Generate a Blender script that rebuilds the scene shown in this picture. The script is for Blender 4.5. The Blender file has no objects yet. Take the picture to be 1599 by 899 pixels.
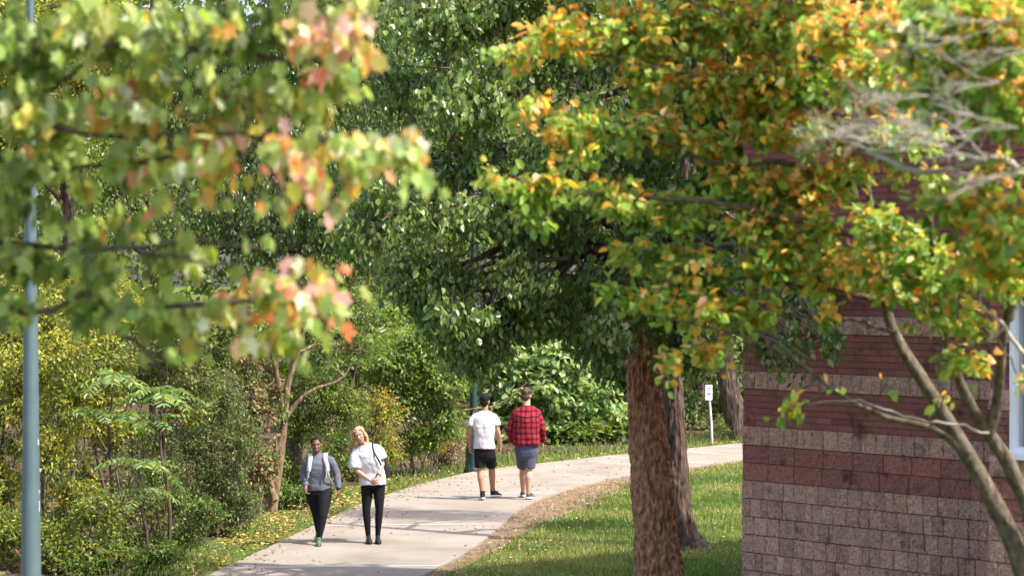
import bpy, bmesh, math, random
import numpy as np
from mathutils import Vector, Matrix

random.seed(7)
RNG = np.random.default_rng(11)
SC = bpy.context.scene
COL = SC.collection
PI = math.pi

# ---------------------------------------------------------------- camera, sky, sun, exposure
CAM_H, FPX, HORIZON = 3.85, 3775.0, 430.0
cam_d = bpy.data.cameras.new('camera')
cam = bpy.data.objects.new('camera', cam_d)
COL.objects.link(cam)
cam.location = (0, 0, CAM_H)
cam.rotation_euler = (math.radians(90) - 19.5 / FPX, 0, 0)
cam_d.sensor_width = 36.0
cam_d.lens = 85.0
cam_d.clip_end = 2000
cam_d.dof.use_dof = True
cam_d.dof.focus_distance = 37.0
cam_d.dof.aperture_fstop = 3.3
SC.camera = cam

SUN_EL, SUN_AZ = 54.0, -25.0      # azimuth measured from +X (right of the picture) towards the far side
world = bpy.data.worlds.new('World')
SC.world = world
world.use_nodes = True
nt = world.node_tree
sky = nt.nodes.new('ShaderNodeTexSky')
sky.sky_type = 'NISHITA'
sky.sun_disc = False
sky.sun_elevation = math.radians(SUN_EL)
sky.sun_rotation = math.radians(90 - SUN_AZ)
sky.air_density = 1.0
sky.dust_density = 3.5
sky.ozone_density = 1.0
nt.nodes['Background'].inputs['Strength'].default_value = 0.15
nt.links.new(sky.outputs[0], nt.nodes['Background'].inputs['Color'])
sun_d = bpy.data.lights.new('sun', 'SUN')
sun_d.energy = 3.1
sun_d.angle = math.radians(0.6)
sun_d.color = (1.0, 0.94, 0.84)
sun = bpy.data.objects.new('sun', sun_d)
COL.objects.link(sun)
_e, _a = math.radians(SUN_EL), math.radians(SUN_AZ)
SUNV = Vector((math.cos(_a) * math.cos(_e), math.sin(_a) * math.cos(_e), math.sin(_e)))
sun.rotation_euler = SUNV.to_track_quat('Z', 'Y').to_euler()
sun.location = (20, -5, 30)
SC.view_settings.view_transform = 'Standard'
SC.view_settings.look = 'None'
SC.view_settings.gamma = 1.0
SC.view_settings.exposure = 1.6
SC.render.engine = 'CYCLES'
SC.cycles.use_denoising = True
SC.cycles.max_bounces = 12
SC.cycles.diffuse_bounces = 7
SC.cycles.glossy_bounces = 2
SC.cycles.transmission_bounces = 7
SC.cycles.transparent_max_bounces = 4
SC.cycles.sample_clamp_indirect = 6.0
SC.cycles.caustics_reflective = False
SC.cycles.caustics_refractive = False

# ---------------------------------------------------------------- helpers
def A(*v): return np.array(v, dtype=float)
def W(x, y, d): return A((x - 799.5) * d / FPX, d, CAM_H - (y - HORIZON) * d / FPX)
def G(x, y):
    d = CAM_H * FPX / (y - HORIZON)
    return A((x - 799.5) * d / FPX, d, 0.0)
def lin(r, g, b):
    f = lambda c: c / 12.92 if c <= 0.04045 else ((c + 0.055) / 1.055) ** 2.4
    return (f(r / 255), f(g / 255), f(b / 255))
def unit(v):
    n = np.linalg.norm(v, axis=-1, keepdims=True)
    return v / np.maximum(n, 1e-9)

def _hash(ix, iy, iz, seed):
    h = (ix * 374761393 + iy * 668265263 + iz * 2147483647 + seed * 974634541) & 0xffffffff
    h = ((h ^ (h >> 13)) * 1274126177) & 0xffffffff
    h = ((h ^ (h >> 16)) * 2246822519) & 0xffffffff
    return ((h ^ (h >> 15)) & 0xffffff) / float(0xffffff)
def vnoise(p, seed=0):
    p = np.asarray(p, dtype=float)
    i = np.floor(p).astype(np.int64); f = p - i; f = f * f * (3 - 2 * f)
    out = 0
    for dx in (0, 1):
        for dy in (0, 1):
            for dz in (0, 1):
                w = (f[:, 0] if dx else 1 - f[:, 0]) * (f[:, 1] if dy else 1 - f[:, 1]) * (f[:, 2] if dz else 1 - f[:, 2])
                out = out + w * _hash(i[:, 0] + dx, i[:, 1] + dy, i[:, 2] + dz, seed)
    return out
def fbm(p, octs=3, seed=0):
    s, a, t = 0, 1.0, 0
    p = np.asarray(p, dtype=float)
    for o in range(octs):
        s = s + a * vnoise(p * 2 ** o, seed + o); t += a; a *= 0.5
    return s / t

class MB:
    """collects geometry for ONE mesh"""
    def __init__(self): self.V = []; self.F = []; self.C = []; self.M = []; self.n = 0; self.hascol = False
    def add(self, v, f, col=None, mat=0):
        v = np.asarray(v, dtype=np.float32); f = np.asarray(f, dtype=np.int64)
        if len(v) == 0 or len(f) == 0: return
        self.V.append(v); self.F.append(f + self.n); self.n += len(v)
        self.M.append(np.full(len(f), mat, dtype=np.int32))
        if col is None: c = np.ones((len(v), 4), np.float32)
        else:
            self.hascol = True
            c = np.ones((len(v), 4), np.float32); c[:, :3] = col
        self.C.append(c)
    def box(self, c, s, rot=0, mat=0, col=None):
        x, y, z = [k / 2 for k in s]
        v = np.array([[-x,-y,-z],[x,-y,-z],[x,y,-z],[-x,y,-z],[-x,-y,z],[x,-y,z],[x,y,z],[-x,y,z]])
        if rot:
            cs, sn = math.cos(rot), math.sin(rot)
            v = np.stack([v[:,0]*cs - v[:,1]*sn, v[:,0]*sn + v[:,1]*cs, v[:,2]], 1)
        self.add(v + np.asarray(c), [[0,3,2,1],[4,5,6,7],[0,1,5,4],[1,2,6,5],[2,3,7,6],[3,0,4,7]], mat=mat, col=col)
    def tube(self, pts, rad, sides=6, cap=True, disp=None, mat=0, col=None):
        pts = np.asarray(pts, dtype=float); k = len(pts)
        rad = np.broadcast_to(np.asarray(rad, dtype=float), (k,))
        t = np.gradient(pts, axis=0); t = unit(t)
        ref = A(0, 0, 1) if abs(t[:, 2]).mean() < 0.8 else A(1, 0, 0)
        u = unit(np.cross(ref, t)); w = np.cross(t, u)
        a = np.arange(sides) * 2 * PI / sides
        ring = np.cos(a)[None, :, None] * u[:, None, :] + np.sin(a)[None, :, None] * w[:, None, :]
        r = rad[:, None] * np.ones((1, sides))
        if disp is not None: r = r + disp(pts, a, rad)
        v = (pts[:, None, :] + ring * r[:, :, None]).reshape(-1, 3)
        i = np.arange(k - 1)[:, None] * sides; j = np.arange(sides)[None, :]; j2 = (j + 1) % sides
        f = np.stack([i + j, i + j2, i + sides + j2, i + sides + j], -1).reshape(-1, 4)
        self.add(v, f, mat=mat, col=col)
        if cap:
            for e, s in ((0, -1), (k - 1, 1)):
                b = (self.n - k * sides) + e * sides
                vv = np.vstack([v[e * sides:(e + 1) * sides], pts[e]])
                ff = [[q, (q + 1) % sides, sides] if s > 0 else [(q + 1) % sides, q, sides] for q in range(sides)]
                n0 = self.n; self.add(vv, ff, mat=mat, col=col)
                # caps are added after; offset bookkeeping stays valid because add() is self-contained
                k_ = k
                if e == 0: self._fix = n0
        return self
    def lathe(self, prof, sides=24, c=(0, 0, 0), flute=None, mat=0):
        prof = np.asarray(prof, dtype=float); a = np.arange(sides) * 2 * PI / sides
        r = prof[:, 0][:, None] * np.ones((1, sides))
        if flute is not None: r = flute(prof, a, r)
        v = np.stack([r * np.cos(a), r * np.sin(a), prof[:, 1][:, None] * np.ones((1, sides))], -1).reshape(-1, 3) + np.asarray(c)
        k = len(prof); i = np.arange(k - 1)[:, None] * sides; j = np.arange(sides)[None, :]; j2 = (j + 1) % sides
        self.add(v, np.stack([i + j, i + j2, i + sides + j2, i + sides + j], -1).reshape(-1, 4), mat=mat)
        return self
    def build(self, name, mats, parent=None, smooth=False):
        me = bpy.data.meshes.new(name)
        V = np.concatenate(self.V); C = np.concatenate(self.C)
        me.vertices.add(len(V)); me.vertices.foreach_set('co', V.ravel())
        lv = np.concatenate([f.ravel() for f in self.F]); tot = np.concatenate([np.full(len(f), f.shape[1]) for f in self.F])
        st = np.concatenate([[0], np.cumsum(tot)[:-1]])
        me.loops.add(len(lv)); me.loops.foreach_set('vertex_index', lv.astype(np.int32))
        me.polygons.add(len(tot)); me.polygons.foreach_set('loop_start', st.astype(np.int32))
        me.polygons.foreach_set('material_index', np.concatenate(self.M))
        me.polygons.foreach_set('use_smooth', np.full(len(tot), bool(smooth)))
        if self.hascol:
            at = me.attributes.new('col', 'FLOAT_COLOR', 'POINT'); at.data.foreach_set('color', C.ravel())
        me.update(calc_edges=True); me.validate()
        for m in (mats if isinstance(mats, (list, tuple)) else [mats]): me.materials.append(m)
        return link(name, me, parent)

def link(name, data, parent=None):
    o = bpy.data.objects.new(name, data); COL.objects.link(o)
    if parent is not None: o.parent = parent
    return o
def tag(o, label=None, cat=None, group=None, kind=None):
    if label: o['label'] = label
    if cat: o['category'] = cat
    if group: o['group'] = group
    if kind: o['kind'] = kind
    return o
def thing(name, loc, label, cat, group=None):
    o = link(name, None); o.location = loc; o.empty_display_size = 0.2
    return tag(o, label, cat, group)

# ---------------------------------------------------------------- materials
def new_mat(name):
    m = bpy.data.materials.new(name); m.use_nodes = True
    return m, m.node_tree.nodes, m.node_tree.links, m.node_tree.nodes['Principled BSDF']
def simple(name, col, rough=0.6, spec=0.4, metal=0.0, noise=0.0, nscale=8.0, bump=0.0, bscale=40.0, stretch=(1, 1, 1)):
    m, N, L, P = new_mat(name)
    P.inputs['Roughness'].default_value = rough; P.inputs['Specular IOR Level'].default_value = spec
    P.inputs['Metallic'].default_value = metal
    P.inputs['Base Color'].default_value = (*col, 1)
    tc = N.new('ShaderNodeTexCoord'); mp = N.new('ShaderNodeMapping'); mp.inputs['Scale'].default_value = stretch
    L.new(tc.outputs['Object'], mp.inputs[0])
    if noise:
        n = N.new('ShaderNodeTexNoise'); n.inputs['Scale'].default_value = nscale; n.inputs['Detail'].default_value = 5
        L.new(mp.outputs[0], n.inputs['Vector'])
        r = N.new('ShaderNodeMapRange'); r.inputs[1].default_value = 0.3; r.inputs[2].default_value = 0.7
        r.inputs[3].default_value = 1 - noise; r.inputs[4].default_value = 1 + noise; L.new(n.outputs[0], r.inputs[0])
        x = N.new('ShaderNodeMix'); x.data_type = 'RGBA'; x.blend_type = 'MULTIPLY'; x.inputs[0].default_value = 1
        x.inputs[6].default_value = (*col, 1); L.new(r.outputs[0], x.inputs[7]); L.new(x.outputs[2], P.inputs['Base Color'])
    if bump:
        n2 = N.new('ShaderNodeTexNoise'); n2.inputs['Scale'].default_value = bscale; n2.inputs['Detail'].default_value = 4
        L.new(mp.outputs[0], n2.inputs['Vector'])
        b = N.new('ShaderNodeBump'); b.inputs['Strength'].default_value = bump; b.inputs['Distance'].default_value = 0.02
        L.new(n2.outputs[0], b.inputs['Height']); L.new(b.outputs[0], P.inputs['Normal'])
    return m
def leaf_mat(name, rough=0.42, trans=0.35, spec=0.5, tint=(1.3, 1.35, 0.7)):
    m, N, L, P = new_mat(name)
    at = N.new('ShaderNodeAttribute'); at.attribute_name = 'col'
    P.inputs['Roughness'].default_value = rough; P.inputs['Specular IOR Level'].default_value = spec
    L.new(at.outputs['Color'], P.inputs['Base Color'])
    tr = N.new('ShaderNodeBsdfTranslucent')
    x = N.new('ShaderNodeMix'); x.data_type = 'RGBA'; x.blend_type = 'MULTIPLY'; x.inputs[0].default_value = 1
    x.inputs[7].default_value = (*tint, 1); L.new(at.outputs['Color'], x.inputs[6]); L.new(x.outputs[2], tr.inputs['Color'])
    mx = N.new('ShaderNodeMixShader'); mx.inputs[0].default_value = trans
    L.new(P.outputs[0], mx.inputs[1]); L.new(tr.outputs[0], mx.inputs[2])
    L.new(mx.outputs[0], N['Material Output'].inputs['Surface'])
    return m
def col_mat(name, rough=0.7, spec=0.3, bump=0.0, bscale=60):
    m = simple(name, (1, 1, 1), rough, spec, bump=bump, bscale=bscale)
    N, L = m.node_tree.nodes, m.node_tree.links
    at = N.new('ShaderNodeAttribute'); at.attribute_name = 'col'
    L.new(at.outputs['Color'], N['Principled BSDF'].inputs['Base Color'])
    return m
def bark_mat(name, c1, c2, scale=14, stretch=(1, 1, 0.22), bump=0.8, c3=None):
    m, N, L, P = new_mat(name)
    P.inputs['Roughness'].default_value = 0.9; P.inputs['Specular IOR Level'].default_value = 0.15
    tc = N.new('ShaderNodeTexCoord'); mp = N.new('ShaderNodeMapping'); mp.inputs['Scale'].default_value = stretch
    L.new(tc.outputs['Object'], mp.inputs[0])
    n = N.new('ShaderNodeTexNoise'); n.inputs['Scale'].default_value = scale; n.inputs['Detail'].default_value = 8; n.inputs['Roughness'].default_value = 0.65
    L.new(mp.outputs[0], n.inputs['Vector'])
    cr = N.new('ShaderNodeValToRGB'); cr.color_ramp.elements[0].position = 0.36; cr.color_ramp.elements[1].position = 0.62
    cr.color_ramp.elements[0].color = (*c1, 1); cr.color_ramp.elements[1].color = (*c2, 1)
    if c3:
        e = cr.color_ramp.elements.new(0.72); e.color = (*c3, 1)
    L.new(n.outputs[0], cr.inputs[0]); L.new(cr.outputs[0], P.inputs['Base Color'])
    v = N.new('ShaderNodeTexVoronoi'); v.inputs['Scale'].default_value = scale * 1.3; L.new(mp.outputs[0], v.inputs['Vector'])
    ad = N.new('ShaderNodeMath'); ad.operation = 'ADD'; L.new(n.outputs[0], ad.inputs[0]); L.new(v.outputs[0], ad.inputs[1])
    b = N.new('ShaderNodeBump'); b.inputs['Strength'].default_value = bump; b.inputs['Distance'].default_value = 0.02
    L.new(ad.outputs[0], b.inputs['Height']); L.new(b.outputs[0], P.inputs['Normal'])
    return m

M = {}
M['leaf'] = leaf_mat('leaf_green', 0.45, 0.42)
M['leaf_gloss'] = leaf_mat('leaf_glossy', 0.36, 0.36, 0.55)
M['leaf_autumn'] = leaf_mat('leaf_autumn', 0.42, 0.5, 0.5, (1.2, 1.12, 0.6))
M['dry'] = col_mat('dry_leaf', 0.75, 0.2)
M['bark_plate'] = bark_mat('bark_plated', lin(110, 74, 56), lin(190, 138, 108), 18, (1, 1, 0.5), 0.8, lin(216, 178, 150))
M['bark_dark'] = bark_mat('bark_dark', lin(52, 43, 39), lin(108, 90, 80), 14, (1, 1, 0.2), 1.0)
M['bark_grey'] = bark_mat('bark_grey', lin(62, 55, 46), lin(104, 94, 80), 22, (1, 1, 0.5), 0.5, lin(140, 132, 118))
M['bark_pale'] = bark_mat('bark_pale', lin(84, 68, 54), lin(142, 120, 96), 14, (1, 1, 0.3), 0.6)
M['bark_twig'] = simple('bark_twig', lin(92, 80, 68), 0.85, 0.2, noise=0.3, nscale=20)
M['bark_silver'] = simple('bark_silver', lin(152, 144, 136), 0.8, 0.2, noise=0.25, nscale=25)

# ---------------------------------------------------------------- leaf engine
T_OVAL = (np.array([[0,0,0],[.28,.42,.07],[.68,.36,.05],[1,0,-.04],[.68,-.36,.05],[.28,-.42,.07]]), [[0,3,2,1],[0,5,4,3]])
T_QUAD = (np.array([[0,0,0],[.42,.5,.06],[1,0,-.05],[.42,-.5,.06]]), [[0,3,2,1]] if False else [[0,3,2,1]])
T_LANCE = (np.array([[0,0,0],[.3,.5,.05],[1,0,-.1],[.3,-.5,.05]]), [[0,3,2,1]])
def _maple():
    pol = [(-.02,.05),(.02,.26),(-.10,.38),(.10,.42),(.10,.60),(.30,.40),(.42,.66),(.56,.60),(.58,.34),(.72,.34),(.74,.16),(1.0,0)]
    half = np.array(pol); other = half[::-1][1:] * np.array([1, -1])
    out = np.vstack([half, other])
    r2 = (out[:, 1] ** 2) + np.maximum(out[:, 0] - .35, 0) ** 2
    v = np.column_stack([out, -0.28 * r2])
    v = np.vstack([v, [.32, 0, 0.03]]); c = len(v) - 1; n = len(out)
    return (v, [[c, (i + 1) % n, i] for i in range(n)])
T_MAPLE = _maple()

def put_leaves(mb, P, D, Nn, L, Wd, tmpl, col):
    v, f = tmpl; f = np.asarray(f); k = len(v); n = len(P)
    if n == 0: return
    D = unit(D); S = unit(np.cross(Nn, D)); Nn = np.cross(D, S)
    L = np.broadcast_to(L, (n,)); Wd = np.broadcast_to(Wd, (n,))
    curl = RNG.normal(1.0, 1.2, n)
    X = (P[:, None, :] + v[None, :, 0, None] * (L[:, None, None] * D[:, None, :]) + v[None, :, 1, None] * (Wd[:, None, None] * S[:, None, :])
         + v[None, :, 2, None] * ((L * curl)[:, None, None] * Nn[:, None, :]))
    F = (np.arange(n)[:, None, None] * k + f[None]).reshape(-1, f.shape[1])
    mb.add(X.reshape(-1, 3), F, np.repeat(col, k, axis=0))

def pick_cols(P, pal, clumpy=0.5, scale=1.2, jit=0.16, seed=3, bias=None):
    n = len(P); w = np.array([p[1] for p in pal], dtype=float); w /= w.sum(); cw = np.cumsum(w)
    t = RNG.random(n)
    nz = fbm(P * scale, 2, seed); nz = np.clip((nz - 0.5) * 2.2 + 0.5, 0, 1)
    t = np.clip(t * (1 - clumpy) + nz * clumpy, 0, 0.9999)
    if bias is not None: t = np.clip(t + bias, 0, 0.9999)
    # re-spread to keep the palette's weights
    order = np.argsort(np.argsort(t)) / max(n, 1)
    idx = np.searchsorted(cw, (order if bias is None else t)); idx = np.clip(idx, 0, len(pal) - 1)
    c = np.array([p[0] for p in pal])[idx]
    c = c * RNG.normal(1, jit, (n, 1)) * RNG.normal(1, 0.05, (n, 3))
    return np.clip(c, 0.004, 0.9)

def curve(a, b, n=6, sag=0.0, jit=0.03, up=0.0):
    a, b = np.asarray(a, float), np.asarray(b, float); t = np.linspace(0, 1, n)[:, None]
    p = a + (b - a) * t
    L = np.linalg.norm(b - a)
    p[:, 2] += (-sag + up) * L * (4 * t * (1 - t))[:, 0]
    p[1:-1] += RNG.normal(0, jit * L, (n - 2, 3)) * 0.6
    return p
def smooth_path(pts, rad, n=20):
    pts = np.asarray(pts, float); rad = np.asarray(rad, float)
    d = np.concatenate([[0], np.cumsum(np.linalg.norm(np.diff(pts, axis=0), axis=1))])
    t = np.linspace(0, d[-1], n)
    # catmull-rom by chord length
    out = np.empty((n, 3)); 
    m = np.gradient(pts, d, axis=0)
    for i, tt in enumerate(t):
        k = min(max(np.searchsorted(d, tt) - 1, 0), len(d) - 2); h = d[k + 1] - d[k]; s = (tt - d[k]) / h
        out[i] = ((2*s**3-3*s**2+1)*pts[k] + (s**3-2*s**2+s)*h*m[k] + (-2*s**3+3*s**2)*pts[k+1] + (s**3-s**2)*h*m[k+1])
    return out, np.interp(t, d, rad)

def clump_twigs(c, r, n, style, rng=RNG):
    """start and end points of twigs inside an ellipsoidal clump"""
    u = unit(rng.normal(0, 1, (n, 3))); rad = rng.random((n, 1)) ** 0.45
    E = c + u * rad * r
    if style == 'weep':
        ln = rng.uniform(0.3, 1.0, n) * np.clip(r[2] * 1.9, .3, 1.2)
        S = E + np.column_stack([rng.normal(0, .10, n), rng.normal(0, .10, n), ln * 0.65])
        E = E - np.column_stack([rng.normal(0, .06, n), rng.normal(0, .06, n), ln * 0.35])
    elif style == 'layer':
        S = c + (E - c) * rng.uniform(0.0, 0.3, (n, 1))
    else:
        S = c + (E - c) * rng.uniform(0.25, 0.7, (n, 1)) + rng.normal(0, 0.05, (n, 3))
    return S, E

def crown(mb_leaf, mb_twig, clumps, nleaf, L, ratio=0.55, tmpl=T_OVAL, pal=None, style='ball', droop=0.5, per=14,
          up=1.0, nrand=0.6, clumpy=0.5, cscale=1.2, twig_r=0.006, twig_max=None, seed=3, bias_fn=None, jit=0.16, spread=0.05):
    """fills the clumps with twigs and leaves; clumps: (centre, radii[, weight])"""
    wts = np.array([(c[2] if len(c) > 2 else 1.0) * (c[1][0] * c[1][2]) for c in clumps]); wts = wts / wts.sum()
    for (c, w) in zip(clumps, wts):
        ctr, r = np.asarray(c[0], float), np.asarray(c[1], float)
        nl = int(nleaf * w); nt_ = max(3, nl // per)
        S, E = clump_twigs(ctr, r, nt_, style)
        ti = RNG.integers(0, nt_, nl); t = RNG.random(nl) ** 0.7
        t = 0.15 + 0.85 * t
        P = S[ti] + (E - S)[ti] * t[:, None] + RNG.normal(0, spread, (nl, 3))
        dirs = unit(E - S)[ti]
        D = dirs * 0.55 + RNG.normal(0, 0.55, (nl, 3)); D[:, 2] -= droop
        Nn = RNG.normal(0, nrand, (nl, 3)); Nn[:, 2] += up
        Ls = RNG.uniform(L[0], L[1], nl)
        bias = bias_fn(P, ctr, r) if bias_fn else None
        col = pick_cols(P, pal, clumpy, cscale, jit, seed, bias)
        put_leaves(mb_leaf, P, D, Nn, Ls, Ls * ratio * RNG.uniform(0.85, 1.15, nl), tmpl, col)
        if mb_twig is not None:
            m = nt_ if twig_max is None else min(nt_, twig_max)
            for q in range(m):
                mid = (S[q] + E[q]) / 2 + RNG.normal(0, 0.03, 3)
                mb_twig.tube([S[q], mid, E[q]], [twig_r, twig_r * .8, twig_r * .35], 3, cap=False)

def limbs(mb, trunk_pts, trunk_rad, clumps, r0=0.5, rend=0.012, sides=6, frac=(0.4, 1.0), jit=0.05):
    """a limb from the trunk to each clump, plus secondaries"""
    tp = np.asarray(trunk_pts); tr = np.asarray(trunk_rad); k = len(tp)
    lo = int(k * frac[0])
    for c in clumps:
        ctr, r = np.asarray(c[0], float), np.asarray(c[1], float)
        cand = tp[lo:]; d = np.linalg.norm(cand - ctr, axis=1) + np.maximum(cand[:, 2] - ctr[2], 0) * 0.8
        i = lo + int(np.argmin(d)); 
        i = max(lo, i - int(RNG.integers(0, 3)))
        a = tp[i]; ra = max(min(tr[i] * r0, 0.055), rend)
        p = curve(a, ctr, 8, sag=-0.06, jit=jit)
        mb.tube(p, np.linspace(ra, rend * 1.6, 8), sides, cap=False)
        for q in range(4):
            s = p[int(RNG.integers(3, 7))]; e = ctr + unit(RNG.normal(0, 1, 3)) * r * 0.75
            mb.tube(curve(s, e, 5, jit=jit), np.linspace(max(ra * .4, rend), rend * .5, 5), max(4, sides - 2), cap=False)

def bark_disp(amp, kth=9, kz=2.2, seed=0):
    def f(pts, a, rad):
        k, s = len(pts), len(a)
        z = np.concatenate([[0], np.cumsum(np.linalg.norm(np.diff(pts, axis=0), axis=1))])
        q = np.stack([np.cos(a)[None, :] * kth * 0.32 * np.ones((k, 1)), np.sin(a)[None, :] * kth * 0.32 * np.ones((k, 1)), (z * kz)[:, None] * np.ones((1, s))], -1).reshape(-1, 3)
        wob = fbm(q * np.array([1, 1, 2.5]), 2, seed + 9)[:, None] * 0.7
        n = 1 - np.abs(fbm(q + wob, 3, seed) * 2 - 1) * 2.4
        n2 = fbm(q * np.array([2.6, 2.6, 5.0]), 3, seed + 30)
        n3 = fbm(q * np.array([.25, .25, .35]), 2, seed + 60)
        return (amp * (np.minimum(-n, 0.35) * 0.8 + (n2 - 0.5) * 1.1) + (n3 - .5) * amp * 1.5).reshape(k, s)
    return f

def plant(name, label, cat, base, trunk=None, clumps=(), nleaf=1000, L=(.06, .09), pal=None, mat='leaf', bark='bark_twig', group=None,
          sides=8, disp=None, limb=True, n_tr=24, tbark=None, extra=None, limb_r=0.5, frac=(0.35, 1.0), drawn=None, **kw):
    root = thing(name, tuple(base), label, cat, group)
    b = np.asarray(base, float)
    tm, lm, tw = MB(), MB(), MB()
    if trunk is not None:
        p, r = smooth_path(np.asarray(trunk[0], float) - b, trunk[1], n_tr)
        tm.tube(p, r, sides, disp=disp)
    cl = [(np.asarray(c[0], float) - b, c[1], *(c[2:])) for c in clumps]
    if limb and trunk is not None and cl: limbs(tw, p, r, cl, limb_r, frac=frac)
    if extra:
        for (pts, rad) in extra:
            q, rr = smooth_path(np.asarray(pts, float) - b, rad, 14); tm.tube(q, rr, 8)
    if drawn:
        allp, allr = [], []
        for (pts, rad) in drawn:
            q, rr = smooth_path(np.asarray(pts, float) - b, rad, 24); q[2:-1] += RNG.normal(0, .005, q[2:-1].shape); tw.tube(q, rr, 7); allp.append(q); allr.append(rr)
        allp, allr = np.concatenate(allp), np.concatenate(allr)
        for c in cl:
            i = int(np.argmin(np.linalg.norm(allp - c[0], axis=1))); ra = min(allr[i] * .7, .007)
            tw.tube(curve(allp[i], c[0], 6, jit=.04, up=.05), np.linspace(ra, ra * .5, 6), 5, cap=False)
    if cl: crown(lm, tw, cl, nleaf, L, pal=pal, **kw)
    if tm.n: tm.build('trunk', M[bark], root, True)
    if tw.n: tw.build('branches', M[tbark or bark], root, True)
    if lm.n: lm.build('crown' if cat == 'tree' else 'foliage', M[mat], root)
    return root

# palettes (base colours; one MAPLE tone also holds painted leaf shine)
GREEN = [((.074,.125,.022), 3), ((.115,.185,.030), 4), ((.165,.24,.040), 3), ((.24,.29,.055), 1)]
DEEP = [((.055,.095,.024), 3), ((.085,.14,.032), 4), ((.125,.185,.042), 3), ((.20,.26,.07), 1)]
YGREEN = [((.13,.16,.032), 3), ((.22,.25,.042), 4), ((.34,.34,.048), 3.4), ((.46,.40,.05), 1.6)]
OLIVE = [((.085,.105,.038), 3), ((.13,.155,.05), 4), ((.18,.195,.07), 3), ((.24,.18,.05), 1)]
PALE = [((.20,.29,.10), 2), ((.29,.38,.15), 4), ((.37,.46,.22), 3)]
BROWN = [((.14,.08,.036), 3), ((.23,.13,.055), 3), ((.32,.19,.075), 2), ((.10,.06,.03), 2)]
ORANGE = [((.11,.20,.035), 14), ((.20,.34,.055), 25), ((.33,.46,.10), 21), ((.56,.54,.14), 8), ((.78,.46,.08), 10), ((.82,.37,.08), 11), ((.86,.50,.26), 12)]
MAPLE = [((.13,.19,.05), 16), ((.23,.32,.075), 28), ((.37,.45,.13), 22), ((.56,.60,.40), 8), ((.54,.48,.11), 7), ((.66,.37,.11), 6), ((.70,.26,.14), 7), ((.78,.46,.40), 11)]  # pale grey-green entry puts whitish shine and pale undersides into the leaf colour
GOLD = [((.50,.37,.03), 4), ((.36,.32,.04), 4), ((.16,.20,.04), 3)]

# ================================================================ THE SETTING
LEFT_PX = [(330,899),(420,856),(500,818),(590,779),(680,752),(740,738),(870,722),(990,709),(1080,701),(1163,692.5),(1300,682)]
RIGHT_PX = [(665,899),(724,868),(772,832),(806,802),(860,775),(920,757),(990,742.5),(1080,731),(1163,720),(1300,706)]
left = [A(-8.2, -6, 0), A(-5.6, 16, 0)] + [G(*p) for p in LEFT_PX] + [A(17, 65.5, 0), A(40, 78, 0)]
right = [A(-5.0, -6, 0), A(-2.75, 16, 0)] + [G(*p) for p in RIGHT_PX] + [A(17, 61, 0), A(40, 74, 0)]
NS = 140
Lp, _ = smooth_path(left, np.ones(len(left)), NS); Rp, _ = smooth_path(right, np.ones(len(right)), NS)
def edge_x(E, y): return np.interp(y, E[:, 1], E[:, 0])

# ground: one sheet to the horizon
def ground_mat():
    m, N, L, P = new_mat('ground_soil_grass')
    P.inputs['Roughness'].default_value = 0.95; P.inputs['Specular IOR Level'].default_value = 0.1
    tc = N.new('ShaderNodeTexCoord')
    n1 = N.new('ShaderNodeTexNoise'); n1.inputs['Scale'].default_value = 0.55; n1.inputs['Detail'].default_value = 6
    n2 = N.new('ShaderNodeTexNoise'); n2.inputs['Scale'].default_value = 22; n2.inputs['Detail'].default_value = 5
    for n in (n1, n2): L.new(tc.outputs['Object'], n.inputs['Vector'])
    r1 = N.new('ShaderNodeValToRGB'); r1.color_ramp.elements[0].position = .42; r1.color_ramp.elements[1].position = .62
    r1.color_ramp.elements[0].color = (.06,.10,.022,1); r1.color_ramp.elements[1].color = (.12,.13,.035,1)
    L.new(n1.outputs[0], r1.inputs[0])
    r2 = N.new('ShaderNodeValToRGB'); r2.color_ramp.elements[0].position = .35; r2.color_ramp.elements[1].position = .65
    r2.color_ramp.elements[0].color = (.55,.55,.5,1); r2.color_ramp.elements[1].color = (1.3,1.25,1.1,1)
    L.new(n2.outputs[0], r2.inputs[0])
    x = N.new('ShaderNodeMix'); x.data_type = 'RGBA'; x.blend_type = 'MULTIPLY'; x.inputs[0].default_value = 1
    L.new(r1.outputs[0], x.inputs[6]); L.new(r2.outputs[0], x.inputs[7]); L.new(x.outputs[2], P.inputs['Base Color'])
    b = N.new('ShaderNodeBump'); b.inputs['Strength'].default_value = .6; b.inputs['Distance'].default_value = .03
    L.new(n2.outputs[0], b.inputs['Height']); L.new(b.outputs[0], P.inputs['Normal'])
    return m
g = MB(); xs = np.linspace(-600, 600, 61); ys = np.linspace(-400, 800, 61)
gx, gy = np.meshgrid(xs, ys); gv = np.stack([gx.ravel(), gy.ravel(), np.zeros(gx.size)], 1)
ii = (np.arange(60)[:, None] * 61 + np.arange(60)[None, :]).ravel()
g.add(gv, np.stack([ii, ii + 1, ii + 62, ii + 61], 1))
tag(g.build('ground', ground_mat()), kind='structure')

# woodland soil on the left and beyond the path
M['soil'] = simple('woodland_soil', (.075,.05,.03), .95, .1, noise=.45, nscale=3, bump=.8, bscale=25)
w = MB(); off = np.column_stack([np.full(NS, -1.1), np.full(NS, .9), np.zeros(NS)])
inner = Lp + off + np.column_stack([RNG.normal(0, .12, NS), RNG.normal(0, .12, NS), np.zeros(NS)]); outer = inner.copy(); outer[:, 0] -= 45; outer[:, 1] += 55
v = np.vstack([inner, outer]); v[:, 2] = .008
w.add(v, [[i, i + 1, NS + i + 1, NS + i] for i in range(NS - 1)])
tag(w.build('woodland_floor', M['soil']), kind='structure')

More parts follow.
